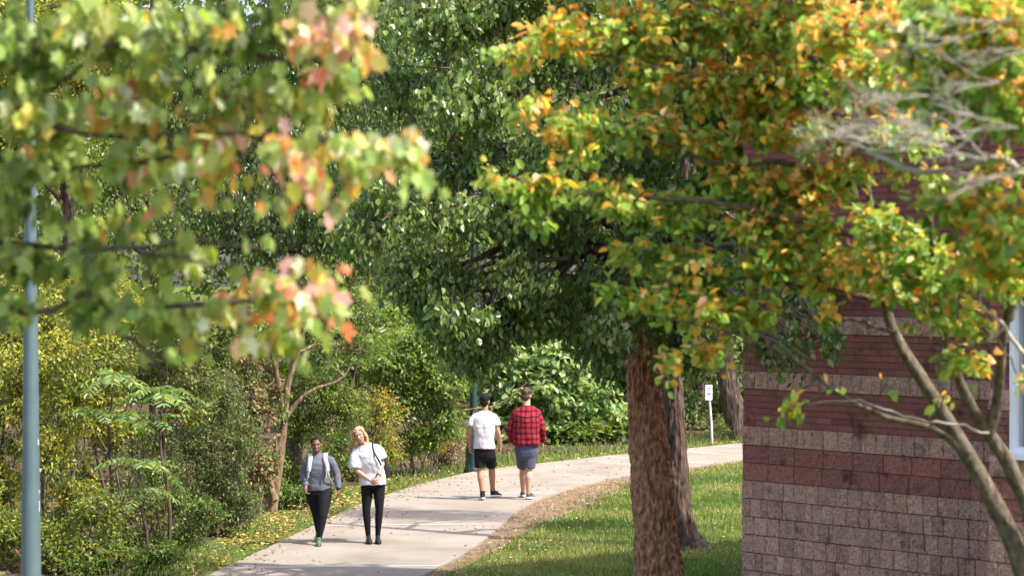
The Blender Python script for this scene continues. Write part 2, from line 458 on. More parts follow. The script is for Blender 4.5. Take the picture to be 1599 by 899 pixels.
# the concrete path
def concrete():
    m, N, L, P = new_mat('path_concrete')
    P.inputs['Roughness'].default_value = .85; P.inputs['Specular IOR Level'].default_value = .25
    tc = N.new('ShaderNodeTexCoord')
    n1 = N.new('ShaderNodeTexNoise'); n1.inputs['Scale'].default_value = .9; n1.inputs['Detail'].default_value = 7; n1.inputs['Roughness'].default_value = .6
    n2 = N.new('ShaderNodeTexNoise'); n2.inputs['Scale'].default_value = 60; n2.inputs['Detail'].default_value = 3
    for n in (n1, n2): L.new(tc.outputs['Object'], n.inputs['Vector'])
    r = N.new('ShaderNodeValToRGB'); r.color_ramp.elements[0].position = .3; r.color_ramp.elements[1].position = .68
    r.color_ramp.elements[0].color = (.188,.156,.128,1); r.color_ramp.elements[1].color = (.277,.237,.199,1)
    L.new(n1.outputs[0], r.inputs[0])
    mr = N.new('ShaderNodeMapRange'); mr.inputs[1].default_value = .3; mr.inputs[2].default_value = .7; mr.inputs[3].default_value = .86; mr.inputs[4].default_value = 1.1
    L.new(n2.outputs[0], mr.inputs[0])
    x = N.new('ShaderNodeMix'); x.data_type = 'RGBA'; x.blend_type = 'MULTIPLY'; x.inputs[0].default_value = 1
    L.new(r.outputs[0], x.inputs[6]); L.new(mr.outputs[0], x.inputs[7]); L.new(x.outputs[2], P.inputs['Base Color'])
    b = N.new('ShaderNodeBump'); b.inputs['Strength'].default_value = .25; b.inputs['Distance'].default_value = .01
    L.new(n2.outputs[0], b.inputs['Height']); L.new(b.outputs[0], P.inputs['Normal'])
    return m
M['concrete'] = concrete()
M['joint'] = simple('tooled_joint', (.42,.385,.34), .8, .2, noise=.12, nscale=12)
PZ = .03
p = MB()
zt = np.zeros((NS, 3)); zt[:, 2] = PZ; zb = np.zeros((NS, 3)); zb[:, 2] = -.05
v = np.vstack([Lp + zt, Rp + zt, Lp + zb, Rp + zb])
idx = np.arange(NS - 1)
p.add(v, np.stack([NS + idx, NS + idx + 1, idx + 1, idx], 1))
p.add(v, np.stack([idx, idx + 1, 2*NS + idx + 1, 2*NS + idx], 1)); p.add(v, np.stack([3*NS + idx, 3*NS + idx + 1, NS + idx + 1, NS + idx], 1))
def joint(a, b, wdt=.08):
    a, b = A(*a, 0), A(*b, 0); t = unit(b - a); n = A(-t[1], t[0], 0) * wdt / 2
    q = np.array([a - n, b - n, b + n, a + n]); q[:, 2] = PZ + .004
    p.add(q, [[0, 1, 2, 3]], mat=1)
for yy in (21.0, 26.4, 31.75, 37.1, 42.4):
    joint((edge_x(Lp, yy - .15) + .02, yy - .15), (edge_x(Rp, yy + .1) - .02, yy + .1), .085)
for k in (0.35, .55):
    i = int(np.argmin(abs(Rp[:, 0] - (2.2 + k * 6)))); j_ = int(np.argmin(np.linalg.norm(Lp - Rp[i], axis=1)))
    joint(Lp[j_][:2] * .995 + Rp[i][:2] * .005, Rp[i][:2] * .995 + Lp[j_][:2] * .005)
tag(p.build('path', [M['concrete'], M['joint']]), kind='structure')

# bare earth along the right edge of the path
M['earth'] = simple('bare_earth', (.17,.115,.075), .95, .1, noise=.4, nscale=5, bump=.8, bscale=30)
e = MB(); m_ = (Rp[:, 1] > 12) & (Rp[:, 0] < 8); Q = Rp[m_]
wid = np.interp(Q[:, 1], [12, 30, 33, 36, 38.5, 40.5, 43, 46, 49, 55], [.12, .15, .28, .42, .8, 1.05, .9, .5, .2, .12]) * (0.75 + .5 * fbm(Q * 1.3, 2, 5))
nrm = np.gradient(Q, axis=0); nrm = unit(np.column_stack([nrm[:, 1], -nrm[:, 0], np.zeros(len(Q))]))
v = np.vstack([Q - nrm * .02, Q + nrm * wid[:, None]]); v[:, 2] = .006; k = len(Q)
e.add(v, [[i, k + i, k + i + 1, i + 1] for i in range(k - 1)])
tag(e.build('bare_earth', M['earth']), kind='structure')

# ================================================================ BUILDING
BC = A(2.57, 26.8, 0)                        # far corner of the block wall
BD = unit(A(2.23, -2.6, 0)); BN = A(BD[1], -BD[0], 0)
BN = BN if BN[0] < 0 else -BN                # outward normal (towards the path)
bld = thing('brick_building', tuple(BC), 'red brick and tan split block building whose shaded corner fills the lower right', 'building')
def split_mat(name, c, var=.22):
    m, N, L, P = new_mat(name)
    P.inputs['Roughness'].default_value = .92; P.inputs['Specular IOR Level'].default_value = .15
    at = N.new('ShaderNodeAttribute'); at.attribute_name = 'col'
    tc = N.new('ShaderNodeTexCoord')
    n = N.new('ShaderNodeTexNoise'); n.inputs['Scale'].default_value = 38; n.inputs['Detail'].default_value = 6; n.inputs['Roughness'].default_value = .75
    n3 = N.new('ShaderNodeTexNoise'); n3.inputs['Scale'].default_value = 3.2; n3.inputs['Detail'].default_value = 7; n3.inputs['Roughness'].default_value = .7
    for q in (n, n3): L.new(tc.outputs['Object'], q.inputs['Vector'])
    mr = N.new('ShaderNodeMapRange'); mr.inputs[1].default_value = .35; mr.inputs[2].default_value = .65; mr.inputs[3].default_value = 1 - var; mr.inputs[4].default_value = 1 + var
    L.new(n.outputs[0], mr.inputs[0])
    cr = N.new('ShaderNodeValToRGB'); cr.color_ramp.elements[0].position = .33; cr.color_ramp.elements[0].color = (.40,.38,.36,1)
    cr.color_ramp.elements[1].position = .46; cr.color_ramp.elements[1].color = (1,1,1,1)
    L.new(n3.outputs[0], cr.inputs[0])
    x = N.new('ShaderNodeMix'); x.data_type = 'RGBA'; x.blend_type = 'MULTIPLY'; x.inputs[0].default_value = 1
    L.new(at.outputs['Color'], x.inputs[6]); L.new(mr.outputs[0], x.inputs[7])
    x2 = N.new('ShaderNodeMix'); x2.data_type = 'RGBA'; x2.blend_type = 'MULTIPLY'; x2.inputs[0].default_value = 1
    L.new(x.outputs[2], x2.inputs[6]); L.new(cr.outputs[0], x2.inputs[7]); L.new(x2.outputs[2], P.inputs['Base Color'])
    b = N.new('ShaderNodeBump'); b.inputs['Strength'].default_value = 1.0; b.inputs['Distance'].default_value = .02
    L.new(n.outputs[0], b.inputs['Height']); L.new(b.outputs[0], P.inputs['Normal'])
    return m
M['split'] = split_mat('split_face_block', None, .48)
M['brick'] = split_mat('smooth_brick', None, .12)
M['mortar'] = simple('mortar', (.125,.085,.075), .95, .1)
TAN = lin(172, 134, 117)
RED = lin(146, 94, 84); BRK = lin(138, 86, 78)
def face_pt(o, d, nv, s, z, out): return o + d * s + nv * out + A(0, 0, 1) * z
def split_courses(mb, o, d, nv, L0, L1, z0, z1, base, ch=.2, bw=(.14, .23), amp=.022, res=7, seed=1, jt=.003):
    """rock-faced blocks: each its own little displaced grid with a recessed joint"""
    rows = max(1, round((z1 - z0) / ch)); hh = (z1 - z0) / rows; rng = np.random.default_rng(seed)
    for r_ in range(rows):
        s = L0
        while s < L1 - .01:
            wd = min(rng.uniform(*bw), L1 - s)
            if L1 - s - wd < .08: wd = L1 - s
            g1 = np.concatenate([[0, .02], np.linspace(.1, .9, 9), [.98, 1]]); res = 13
            a, b = np.meshgrid(s + jt * .8 + (wd - jt * 1.6) * g1, z0 + r_ * hh + jt + (hh - 2 * jt) * g1)
            hx, hy = np.meshgrid(g1, g1); edge = np.minimum(np.minimum(hx, 1 - hx), np.minimum(hy, 1 - hy))
            q = np.stack([a.ravel() * 22, b.ravel() * 22, np.full(a.size, s * 3 + r_)], 1)
            out = np.where(edge.ravel() > 0, .010 + amp * fbm(q, 3, seed), .002) + rng.uniform(0, .008)
            P_ = o + d * a.ravel()[:, None] + nv * out[:, None] + A(0, 0, 1) * b.ravel()[:, None]
            k_ = np.arange(res - 1); i0 = (k_[:, None] * res + k_[None, :]).ravel()
            c = np.array(base) * rng.normal(1, .10) * rng.normal(1, .02, 3)
            mb.add(P_, np.stack([i0, i0 + 1, i0 + res + 1, i0 + res], 1), np.clip(c, .02, .8)[None, :].repeat(len(P_), 0))
            s += wd
def bricks(mb, o, d, nv, L0, L1, z0, z1, ch=.0677, seed=2):
    rows = max(1, round((z1 - z0) / ch)); hh = (z1 - z0) / rows; rng = np.random.default_rng(seed)
    for r_ in range(rows):
        s = L0 - (.1 if r_ % 2 else 0)
        zz0, zz1 = z0 + r_ * hh + .0042, z0 + (r_ + 1) * hh - .0042
        while s < L1 - .01:
            a0, a1 = max(s, L0) + .002, min(s + .2, L1) - .002
            if a1 - a0 > .02:
                ov = .012 + rng.uniform(-.002, .002)
                pts = [face_pt(o, d, nv, a0, zz0, ov), face_pt(o, d, nv, a1, zz0, ov), face_pt(o, d, nv, a1, zz1, ov), face_pt(o, d, nv, a0, zz1, ov),
                       face_pt(o, d, nv, a0, zz0, -.002), face_pt(o, d, nv, a1, zz0, -.002), face_pt(o, d, nv, a1, zz1, -.002), face_pt(o, d, nv, a0, zz1, -.002)]
                c = np.array(BRK) * rng.normal(1, .07) * rng.normal(1, .02, 3)
                mb.add(pts, [[0,1,2,3],[0,4,5,1],[1,5,6,2],[2,6,7,3],[3,7,4,0]], np.clip(c, .02, .8)[None, :].repeat(8, 0))
            s += .2
O0 = A(0, 0, 0)
BH = 8.5  # unseen upper wall raised so its shadow falls further over the lawn
L_REC = 4.9                                  # length of the recessed wall
BAYO = BD * 4.49 + BN * 1.36                   # corner of the projecting bay
# bearing walls (mortar colour) behind the facing
core = MB()
def slab(o, d, nv, L0, L1, z0, z1, t):
    pts = [face_pt(o, d, nv, s, z, u) for u in (0, -t) for (s, z) in ((L0, z0), (L1, z0), (L1, z1), (L0, z1))]
    core.add(pts, [[0,1,2,3],[7,6,5,4],[0,4,5,1],[1,5,6,2],[2,6,7,3],[3,7,4,0]])
slab(O0, BD, BN, .012, L_REC, -.1, BH, .3)                                      # recessed face
slab(O0 + A(0,0,0), -BN, -BD, .302, 9.0, -.1, BH, .3)                           # end wall going away from the path
WIN = (.215, 1.66, 2.21, 3.72)                                                   # window opening on the bay
slab(BAYO, BD, BN, .012, WIN[0], -.1, BH, .3); slab(BAYO, BD, BN, WIN[1], 9.0, -.1, BH, .3)
slab(BAYO, BD, BN, WIN[0], WIN[1], -.1, WIN[2], .3); slab(BAYO, BD, BN, WIN[0], WIN[1], WIN[3], BH, .3)
slab(BAYO, -BN, -BD, .302, 1.40, -.1, BH, .3)                                   # return of the bay
core.build('wall', M['mortar'], bld)
tn = (BD, BN); en = (-BN, -BD)
Z = [0.0, 1.59, 1.98, 2.19, 2.60, 2.80, 3.22, 3.42, BH]
def facing(o, d, nv, L0, L1, sd, cut=None):
    spans = [('split_block_base', 'split', TAN, 0, 1), ('red_block_band', 'split', RED, 1, 2), ('tan_block_band', 'split', TAN, 2, 3), ('brick_panel', 'brick', None, 3, 4),
             ('tan_block_band', 'split', TAN, 4, 5), ('brick_panel', 'brick', None, 5, 6), ('tan_block_band', 'split', TAN, 6, 7), ('brick_panel', 'brick', None, 7, 8)]
    for k, (nm, mt, c, a, b) in enumerate(spans):
        rng_ = [(L0, L1)] if cut is None else cut(Z[a], Z[b])
        segs = rng_ if cut is None else rng_
        for seg in segs:
            mb = MB(); s0, s1 = seg[0], seg[1]; z0, z1 = (Z[a], Z[b]) if len(seg) == 2 else (seg[2], seg[3])
            if mt == 'split': split_courses(mb, o, d, nv, s0, s1, z0, z1, c, seed=sd + k, bw=(.095, .215) if c is TAN else (.38, .42), amp=.034 if c is TAN else .022, jt=.0022 if c is TAN else .0008)
            else: bricks(mb, o, d, nv, s0, s1, z0, z1, seed=sd + k)
            if mb.n: mb.build(nm, M[mt], bld)
facing(O0, BD, BN, 0, L_REC, 10)
facing(O0, -BN, -BD, 0.0, 9.0, 40)
def bay_cut(z0, z1):
    if z1 <= WIN[2] or z0 >= WIN[3]: return [(0, 6)]
    out = [(0, WIN[0]), (WIN[1], 6)]
    if z0 < WIN[2] - .03: out.append((WIN[0], WIN[1], z0, WIN[2]))
    if z1 > WIN[3] + .03: out.append((WIN[0], WIN[1], WIN[3], z1))
    return out
facing(BAYO, BD, BN, 0, 6, 70, bay_cut)
facing(BAYO, -BN, -BD, 0, 1.36, 90)
rotb = math.atan2(BD[1], BD[0])
M['white_frame'] = simple('white_window_frame', (.72,.72,.74), .45, .4)
M['blind'] = simple('pale_curtain', (.74,.72,.80), .8, .2, noise=.06, nscale=2)
gm, gN, gL, gP = new_mat('window_glass'); gP.inputs['Base Color'].default_value = (.02,.02,.02,1); gP.inputs['Roughness'].default_value = .03
gT = gN.new('ShaderNodeBsdfTransparent'); gX = gN.new('ShaderNodeMixShader'); gX.inputs[0].default_value = .16
gL.new(gT.outputs[0], gX.inputs[1]); gL.new(gP.outputs[0], gX.inputs[2]); gL.new(gX.outputs[0], gN['Material Output'].inputs['Surface']); M['glass'] = gm
wf = MB(); fw = .06
def wbox(mb, s0, s1, z0, z1, o0, o1):
    c = face_pt(BAYO, BD, BN, (s0 + s1) / 2, (z0 + z1) / 2, (o0 + o1) / 2); mb.box(c, (s1 - s0, o1 - o0, z1 - z0), rotb)
wbox(wf, WIN[0], WIN[0] + fw, WIN[2], WIN[3], -.11, .005); wbox(wf, WIN[1] - fw, WIN[1], WIN[2], WIN[3], -.11, .005)
wbox(wf, WIN[0] + fw, WIN[1] - fw, WIN[2], WIN[2] + fw, -.11, .003); wbox(wf, WIN[0] + fw, WIN[1] - fw, WIN[3] - fw, WIN[3], -.11, .003)
wbox(wf, (WIN[0] + WIN[1]) / 2 - .03, (WIN[0] + WIN[1]) / 2 + .03, WIN[2] + fw, WIN[3] - fw, -.10, 0)
win = wf.build('window', M['white_frame'], bld)
wg = MB(); wbox(wg, WIN[0] + fw, WIN[1] - fw, WIN[2] + fw, WIN[3] - fw, -.064, -.058); wg.build('pane', M['glass'], win)
wb = MB(); sx_ = np.linspace(WIN[0] + fw - .02, WIN[1] - fw + .02, 90)
bot = np.array([face_pt(BAYO, BD, BN, q, WIN[2] + .03, -.125 + .010 * math.sin(q * 62) + .006 * math.sin(q * 23)) for q in sx_]); top_ = bot + A(0, 0, WIN[3] - WIN[2] - .06)
wb.add(np.vstack([bot, top_]), [[i, i + 1, 91 + i, 90 + i] for i in range(89)])
wb.build('curtain', M['blind'], win, True)
ws = MB(); wbox(ws, WIN[0] - .06, WIN[1] + .06, WIN[2] - .05, WIN[2] - .002, -.06, .08); ws.build('sill', M['white_frame'], win)
# flat roof with a metal coping
def to_w(s, o): return BD * s + BN * o
roof = MB()
out = [to_w(-.05, .06), to_w(4.43, .06), to_w(4.43, 1.42), to_w(9.1, 1.42), to_w(9.1, -9.0), to_w(-.05, -9.0)]
vv = [q + A(0, 0, BH) for q in out] + [q + A(0, 0, BH + .18) for q in out]; nn = len(out)
for i in range(nn): roof.add([vv[i], vv[(i + 1) % nn], vv[nn + (i + 1) % nn], vv[nn + i]], [[0, 1, 2, 3]])
roof.add([vv[nn], vv[nn+1], vv[nn+3], vv[nn+4]], [[0,1,3,2]] if False else [[0, 1, 2, 3]])
roof.add([vv[nn], vv[nn+3], vv[nn+4], vv[nn+5]], [[0, 1, 2, 3]]); roof.add([vv[nn+1], vv[nn+2], vv[nn+3]], [[0, 1, 2]])
M['coping'] = simple('dark_metal_coping', (.10,.09,.085), .5, .4)
roof.build('roof', M['coping'], bld)

# ================================================================ LAMP POSTS, SIGN
M['post_blue'] = simple('blue_grey_paint', lin(76, 94, 99), .42, .5, noise=.10, nscale=6, bump=.05, bscale=80)
M['post_dark'] = simple('dark_green_paint', lin(34, 52, 56), .35, .5, noise=.10, nscale=8)
M['lamp_glass'] = simple('frosted_lamp_glass', (.7,.7,.68), .3, .4)
M['lamp_dark'] = simple('smoked_lamp_glass', (.06,.07,.07), .2, .5)
lp0 = W(48, 899, 20.0); lp0[2] = 0
lp = thing('lamp_post', tuple(lp0), 'tall blue grey lamp post at the left edge before the yellow shrubs', 'lamp post')
q = MB(); hs = np.linspace(0.34, 6.6, 30); q.lathe([(max(.0985 - .0115 * h, .03), h) for h in hs], 28, flute=lambda pr, a, r: r * (1 + .012 * np.round(np.cos(a * 6)) * 0))
q.build('pole', M['post_blue'], lp, True)
q = MB(); q.lathe([(.0, 0), (.17, 0), (.17, .05), (.15, .09), (.12, .16), (.105, .28), (.09, .36), (.08, .37)], 28); q.build('base', M['post_blue'], lp, True)
q = MB(); q.lathe([(.03, 6.5), (.06, 6.58), (.05, 6.64), (.11, 6.70)], 20); q.build('collar', M['post_blue'], lp, True)
q = MB(); q.lathe([(.10, 6.70), (.17, 6.9), (.19, 7.1), (.17, 7.12)], 20); q.build('lantern', M['lamp_glass'], lp, True)
q = MB(); q.lathe([(.21, 7.10), (.20, 7.16), (.10, 7.28), (.02, 7.38), (.0, 7.4)], 20); q.build('cap', M['post_blue'], lp, True)
M['scratch'] = simple('bare_metal_scratch', (.6,.62,.64), .5, .4)
for (zz, hh, aa) in ((1.90, .09, -.35), (2.05, .03, -.30), (2.45, .05, -.42)):
    q = MB(); r_ = .1 - .0115 * zz; ang = [aa + .06 * k for k in range(3)]
    pts = [(r_ * math.cos(t), r_ * math.sin(t), z_) for z_ in (zz, zz + hh) for t in ang]
    q.add(pts, [[0,1,4,3],[1,2,5,4]]); q.build('scratch', M['scratch'], lp)

g2 = G(739, 737); g2 = A(g2[0], g2[1], 0)
lp2 = thing('lamp_post', tuple(g2), 'dark green lamp post with fluted bell base behind the man in white', 'lamp post')
q = MB(); q.lathe([(0, 0), (.19, 0), (.19, .07), (.165, .10), (.165, .16), (.15, .20), (.145, .45), (.12, .52), (.135, .56), (.12, .60), (.10, .72), (.085, .80), (.08, .82)], 32,
   flute=lambda pr, a, r: r * (1 + .05 * np.cos(a * 8)[None, :] * ((pr[:, 1] > .18) & (pr[:, 1] < .5))[:, None]))
q.build('base', M['post_dark'], lp2, True)
q = MB(); q.lathe([(.080 - .006 * h, h) for h in np.linspace(.8, 5.0, 12)], 24, flute=lambda pr, a, r: r * (1 + .03 * np.cos(a * 8)[None, :])); q.build('pole', M['post_dark'], lp2, True)
q = MB(); q.lathe([(.045, 4.98), (.09, 5.02), (.06, 5.08), (.12, 5.14)], 20); q.build('collar', M['post_dark'], lp2, True)
q = MB(); q.lathe([(.11, 5.14), (.17, 5.3), (.18, 5.42), (.15, 5.52)], 20); q.build('lantern', M['lamp_dark'], lp2, True)
q = MB(); q.lathe([(.19, 5.50), (.17, 5.56), (.08, 5.66), (.02, 5.74), (0, 5.76)], 20); q.build('cap', M['post_dark'], lp2, True)

sg = G(1112, 694)
sign = thing('path_sign', (sg[0], sg[1], 0), 'small white sign on a leaning galvanised post at the far edge of the path', 'sign')
M['galv'] = simple('galvanised_post', (.55,.57,.58), .5, .5, metal=.3, noise=.1)
M['sign_white'] = simple('sign_white', (.80,.80,.80), .5, .4)
M['sign_blue'] = simple('sign_blue_print', (.12,.18,.40), .5, .4)
q = MB(); q.tube([(0, 0, 0), (-.02, 0, .5), (-.07, 0, 1.15), (-.085, .0, 1.34)], .028, 8); q.build('post', M['galv'], sign, True)
q = MB(); q.box((-.075, -.04, 1.19), (.155, .012, .34), 0); q.build('panel', M['sign_white'], sign)
q = MB()
for (zz, ww, hh) in ((1.285, .10, .025), (1.24, .11, .012), (1.215, .09, .012), (1.16, .07, .05)): q.box((-.075, -.0475, zz), (ww, .002, hh))
q.build('lettering', M['sign_blue'], sign)
# ================================================================ PEOPLE
def capsule(mb, p0, r0, p1, r1, n=14, flat=(False, False)):
    p0, p1 = np.asarray(p0, float), np.asarray(p1, float); t = unit(p1 - p0); ref = A(0, 1, 0) if abs(t[1]) < .9 else A(1, 0, 0)
    u = unit(np.cross(ref, t)); w = np.cross(t, u); a = np.arange(n) * 2 * PI / n
    ring = np.cos(a)[:, None] * u + np.sin(a)[:, None] * w
    prof = []
    if flat[0]: prof += [(p0, r0 * .05), (p0, r0)]
    else: prof += [(p0 - t * r0 * math.cos(q), r0 * math.sin(q)) for q in (.12, .5, .95, PI / 2)]
    if flat[1]: prof += [(p1, r1), (p1, r1 * .05)]
    else: prof += [(p1 + t * r1 * math.cos(q), r1 * math.sin(q)) for q in (PI / 2, .95, .5, .12)]
    v = np.concatenate([c + ring * r for c, r in prof]); k = len(prof)
    i = np.arange(k - 1)[:, None] * n; j = np.arange(n)[None, :]; j2 = (j + 1) % n
    mb.add(v, np.stack([i + j, i + j2, i + n + j2, i + n + j], -1).reshape(-1, 4))
    n0 = mb.n; 
    mb.F.append((np.arange(n)[::-1] + n0 - len(v)).reshape(1, -1)); mb.M.append(np.zeros(1, np.int32))
    mb.F.append((np.arange(n) + n0 - n).reshape(1, -1)); mb.M.append(np.zeros(1, np.int32))
def ellipsoid(mb, c, r, R=None, n=16, m=10):
    th = np.linspace(.08, PI - .08, m); a = np.arange(n) * 2 * PI / n
    v = np.stack([np.sin(th)[:, None] * np.cos(a), np.sin(th)[:, None] * np.sin(a), np.cos(th)[:, None] * np.ones(n)], -1).reshape(-1, 3) * np.asarray(r)
    if R is not None: v = v @ np.asarray(R).T
    v = v + np.asarray(c)
    i = np.arange(m - 1)[:, None] * n; j = np.arange(n)[None, :]; j2 = (j + 1) % n
    mb.add(v, np.stack([i + j, i + n + j, i + n + j2, i + j2], -1).reshape(-1, 4))
    n0 = mb.n
    mb.F.append((np.arange(n) + n0 - len(v)).reshape(1, -1)); mb.M.append(np.zeros(1, np.int32))
    mb.F.append((np.arange(n)[::-1] + n0 - n).reshape(1, -1)); mb.M.append(np.zeros(1, np.int32))
def loft(mb, secs, n=28, pw=2.4):
    """secs: (centre, rx, ry[, yaw]) horizontal super-ellipse sections, bottom to top"""
    a = np.arange(n) * 2 * PI / n; V = []
    cx = np.sign(np.cos(a)) * np.abs(np.cos(a)) ** (2 / pw); sy = np.sign(np.sin(a)) * np.abs(np.sin(a)) ** (2 / pw)
    for s in secs:
        c, rx, ry = np.asarray(s[0], float), s[1], s[2]; yaw = s[3] if len(s) > 3 else 0; roll = s[4] if len(s) > 4 else 0
        x, y = cx * rx, sy * ry
        V.append(np.stack([x * math.cos(yaw) - y * math.sin(yaw), x * math.sin(yaw) + y * math.cos(yaw), x * math.tan(roll)], 1) + c)
    k = len(V); v = np.concatenate(V)
    i = np.arange(k - 1)[:, None] * n; j = np.arange(n)[None, :]; j2 = (j + 1) % n
    mb.add(v, np.stack([i + j, i + j2, i + n + j2, i + n + j], -1).reshape(-1, 4)); n0 = mb.n
    mb.F.append((np.arange(n)[::-1] + n0 - len(v)).reshape(1, -1)); mb.M.append(np.zeros(1, np.int32))
    mb.F.append((np.arange(n) + n0 - n).reshape(1, -1)); mb.M.append(np.zeros(1, np.int32))
def fuse(mb, name, mat, parent, vox=.006, smooth=2, colfn=None, warp=None):
    """one continuous surface from overlapping closed shapes"""
    t = mb.build('tmp', mat, None, True)
    bm = bmesh.new(); bm.from_mesh(t.data); bmesh.ops.recalc_face_normals(bm, faces=bm.faces); bm.to_mesh(t.data); bm.free()
    r = t.modifiers.new('r', 'REMESH'); r.mode = 'VOXEL'; r.voxel_size = vox; r.use_smooth_shade = True
    if smooth: s = t.modifiers.new('s', 'SMOOTH'); s.factor = .5; s.iterations = smooth
    dg = bpy.context.evaluated_depsgraph_get(); dg.update()
    me = bpy.data.meshes.new_from_object(t.evaluated_get(dg), depsgraph=dg)
    old = t.data; bpy.data.objects.remove(t); bpy.data.meshes.remove(old)
    me.name = name; me.materials.clear(); me.materials.append(mat)
    n = len(me.vertices); co = np.empty(n * 3, np.float32); me.vertices.foreach_get('co', co); co = co.reshape(-1, 3).astype(float)
    if warp is not None:
        no = np.empty(n * 3, np.float32); me.vertices.foreach_get('normal', no); co = co + no.reshape(-1, 3) * warp(co)[:, None]
        me.vertices.foreach_set('co', co.astype(np.float32).ravel()); me.update()
    if colfn is not None:
        c = np.ones((n, 4), np.float32); c[:, :3] = colfn(co)
        if 'col' in me.attributes: me.attributes.remove(me.attributes['col'])
        me.attributes.new('col', 'FLOAT_COLOR', 'POINT').data.foreach_set('color', c.ravel())
    me.polygons.foreach_set('use_smooth', np.ones(len(me.polygons), bool))
    return link(name, me, parent)
def rotm(rx=0, ry=0, rz=0):
    return np.array((Matrix.Rotation(rz, 3, 'Z') @ Matrix.Rotation(ry, 3, 'Y') @ Matrix.Rotation(rx, 3, 'X')))

def skin_mat(name):
    m = col_mat(name, .48, .4); P = m.node_tree.nodes['Principled BSDF']
    P.inputs['Subsurface Weight'].default_value = .12; P.inputs['Subsurface Radius'].default_value = (.012, .005, .003)
    return m
M['skin'] = skin_mat('skin')
def cloth(name, col, rough=.85, bump=.5, bscale=9, noise=.08, stretch=(1, 1, .6)): return simple(name, col, rough, .2, noise=noise, nscale=14, bump=bump, bscale=bscale, stretch=stretch)
M['grey_knit'] = cloth('heather_grey_knit', lin(94, 96, 108), noise=.12)
M['black_leggings'] = cloth('black_leggings', (.0075,.0075,.011), .85, .3)
M['white_tee'] = cloth('white_cotton', (.56,.54,.61), noise=.03)
M['white_tee2'] = cloth('white_cotton_warm', (.56,.52,.54), noise=.03)
M['black_shorts'] = cloth('black_shorts', (.009,.009,.012), .9)
M['slate_shorts'] = cloth('slate_blue_shorts', lin(74, 79, 98), .85)
M['hair_black'] = simple('black_hair', (.006,.005,.005), .65, .2, bump=.8, bscale=60, stretch=(1, 1, .3))
M['hair_brown'] = simple('brown_hair', (.060,.030,.018), .55, .4, noise=.25, nscale=40, bump=.8, bscale=70, stretch=(1, 1, .35))
M['hair_blonde'] = simple('blonde_hair', (.42,.26,.12), .5, .4, noise=.35, nscale=26, bump=.8, bscale=50, stretch=(1, 1, .18))
M['shoe_black'] = simple('black_shoe_mesh', (.010,.010,.011), .6, .3, noise=.2, nscale=60)
M['shoe_grey'] = simple('dark_grey_shoe_mesh', (.05,.05,.055), .6, .3, noise=.3, nscale=60)
M['sole_white'] = simple('white_sole', (.66,.64,.62), .6, .3)
M['sole_dark'] = simple('dark_sole', (.02,.02,.02), .7, .3)
M['shoe_green'] = simple('grey_green_shoe', (.07,.10,.06), .55, .4, noise=.5, nscale=30)
M['sole_green'] = simple('lime_sole', (.16,.27,.04), .5, .4)
M['strap_white'] = simple('white_strap', (.46,.47,.46), .6, .3)
M['pack_black'] = simple('black_nylon', (.015,.014,.016), .5, .4, noise=.2, nscale=20, bump=.3, bscale=14)
M['watch'] = simple('black_watch', (.012,.012,.014), .35, .5)
M['sock'] = simple('black_sock', (.018,.018,.02), .9, .1)
def plaid():
    m, N, L, P = new_mat('red_black_plaid'); P.inputs['Roughness'].default_value = .9; P.inputs['Specular IOR Level'].default_value = .15
    at = N.new('ShaderNodeAttribute'); at.attribute_name = 'col'      # r, g carry cloth coordinates (metres), wrapped onto the body
    sp = N.new('ShaderNodeSeparateColor'); L.new(at.outputs['Color'], sp.inputs[0])
    def math_(op, a, b=None):
        n = N.new('ShaderNodeMath'); n.operation = op
        for k, v in enumerate((a, b)):
            if v is None: continue
            if isinstance(v, (int, float)): n.inputs[k].default_value = v
            else: L.new(v, n.inputs[k])
        return n.outputs[0]
    def bands(u, per):
        f = math_('FRACT', math_('DIVIDE', u, per))
        wide = math_('MULTIPLY', math_('GREATER_THAN', f, .54), math_('LESS_THAN', f, .94))
        fine = math_('MULTIPLY', math_('GREATER_THAN', f, .22), math_('LESS_THAN', f, .29))
        return wide, fine
    w1, f1 = bands(sp.outputs[0], .088); w2, f2 = bands(sp.outputs[1], .092)
    s = math_('ADD', math_('MULTIPLY', math_('ADD', w1, w2), .5), math_('MULTIPLY', math_('ADD', f1, f2), .3))
    cr = N.new('ShaderNodeValToRGB'); cr.color_ramp.interpolation = 'LINEAR'
    e = cr.color_ramp.elements; e[0].position = 0; e[0].color = (.36,.024,.034,1); e[1].position = 1; e[1].color = (.022,.008,.014,1)
    x = e.new(.5); x.color = (.13,.012,.022,1); L.new(s, cr.inputs[0]); L.new(cr.outputs[0], P.inputs['Base Color'])
    tc = N.new('ShaderNodeTexCoord'); n2 = N.new('ShaderNodeTexNoise'); n2.inputs['Scale'].default_value = 8; L.new(tc.outputs['Object'], n2.inputs[0])
    b = N.new('ShaderNodeBump'); b.inputs['Strength'].default_value = .5; b.inputs['Distance'].default_value = .02; L.new(n2.outputs[0], b.inputs['Height']); L.new(b.outputs[0], P.inputs['Normal'])
    return m
M['plaid'] = plaid()

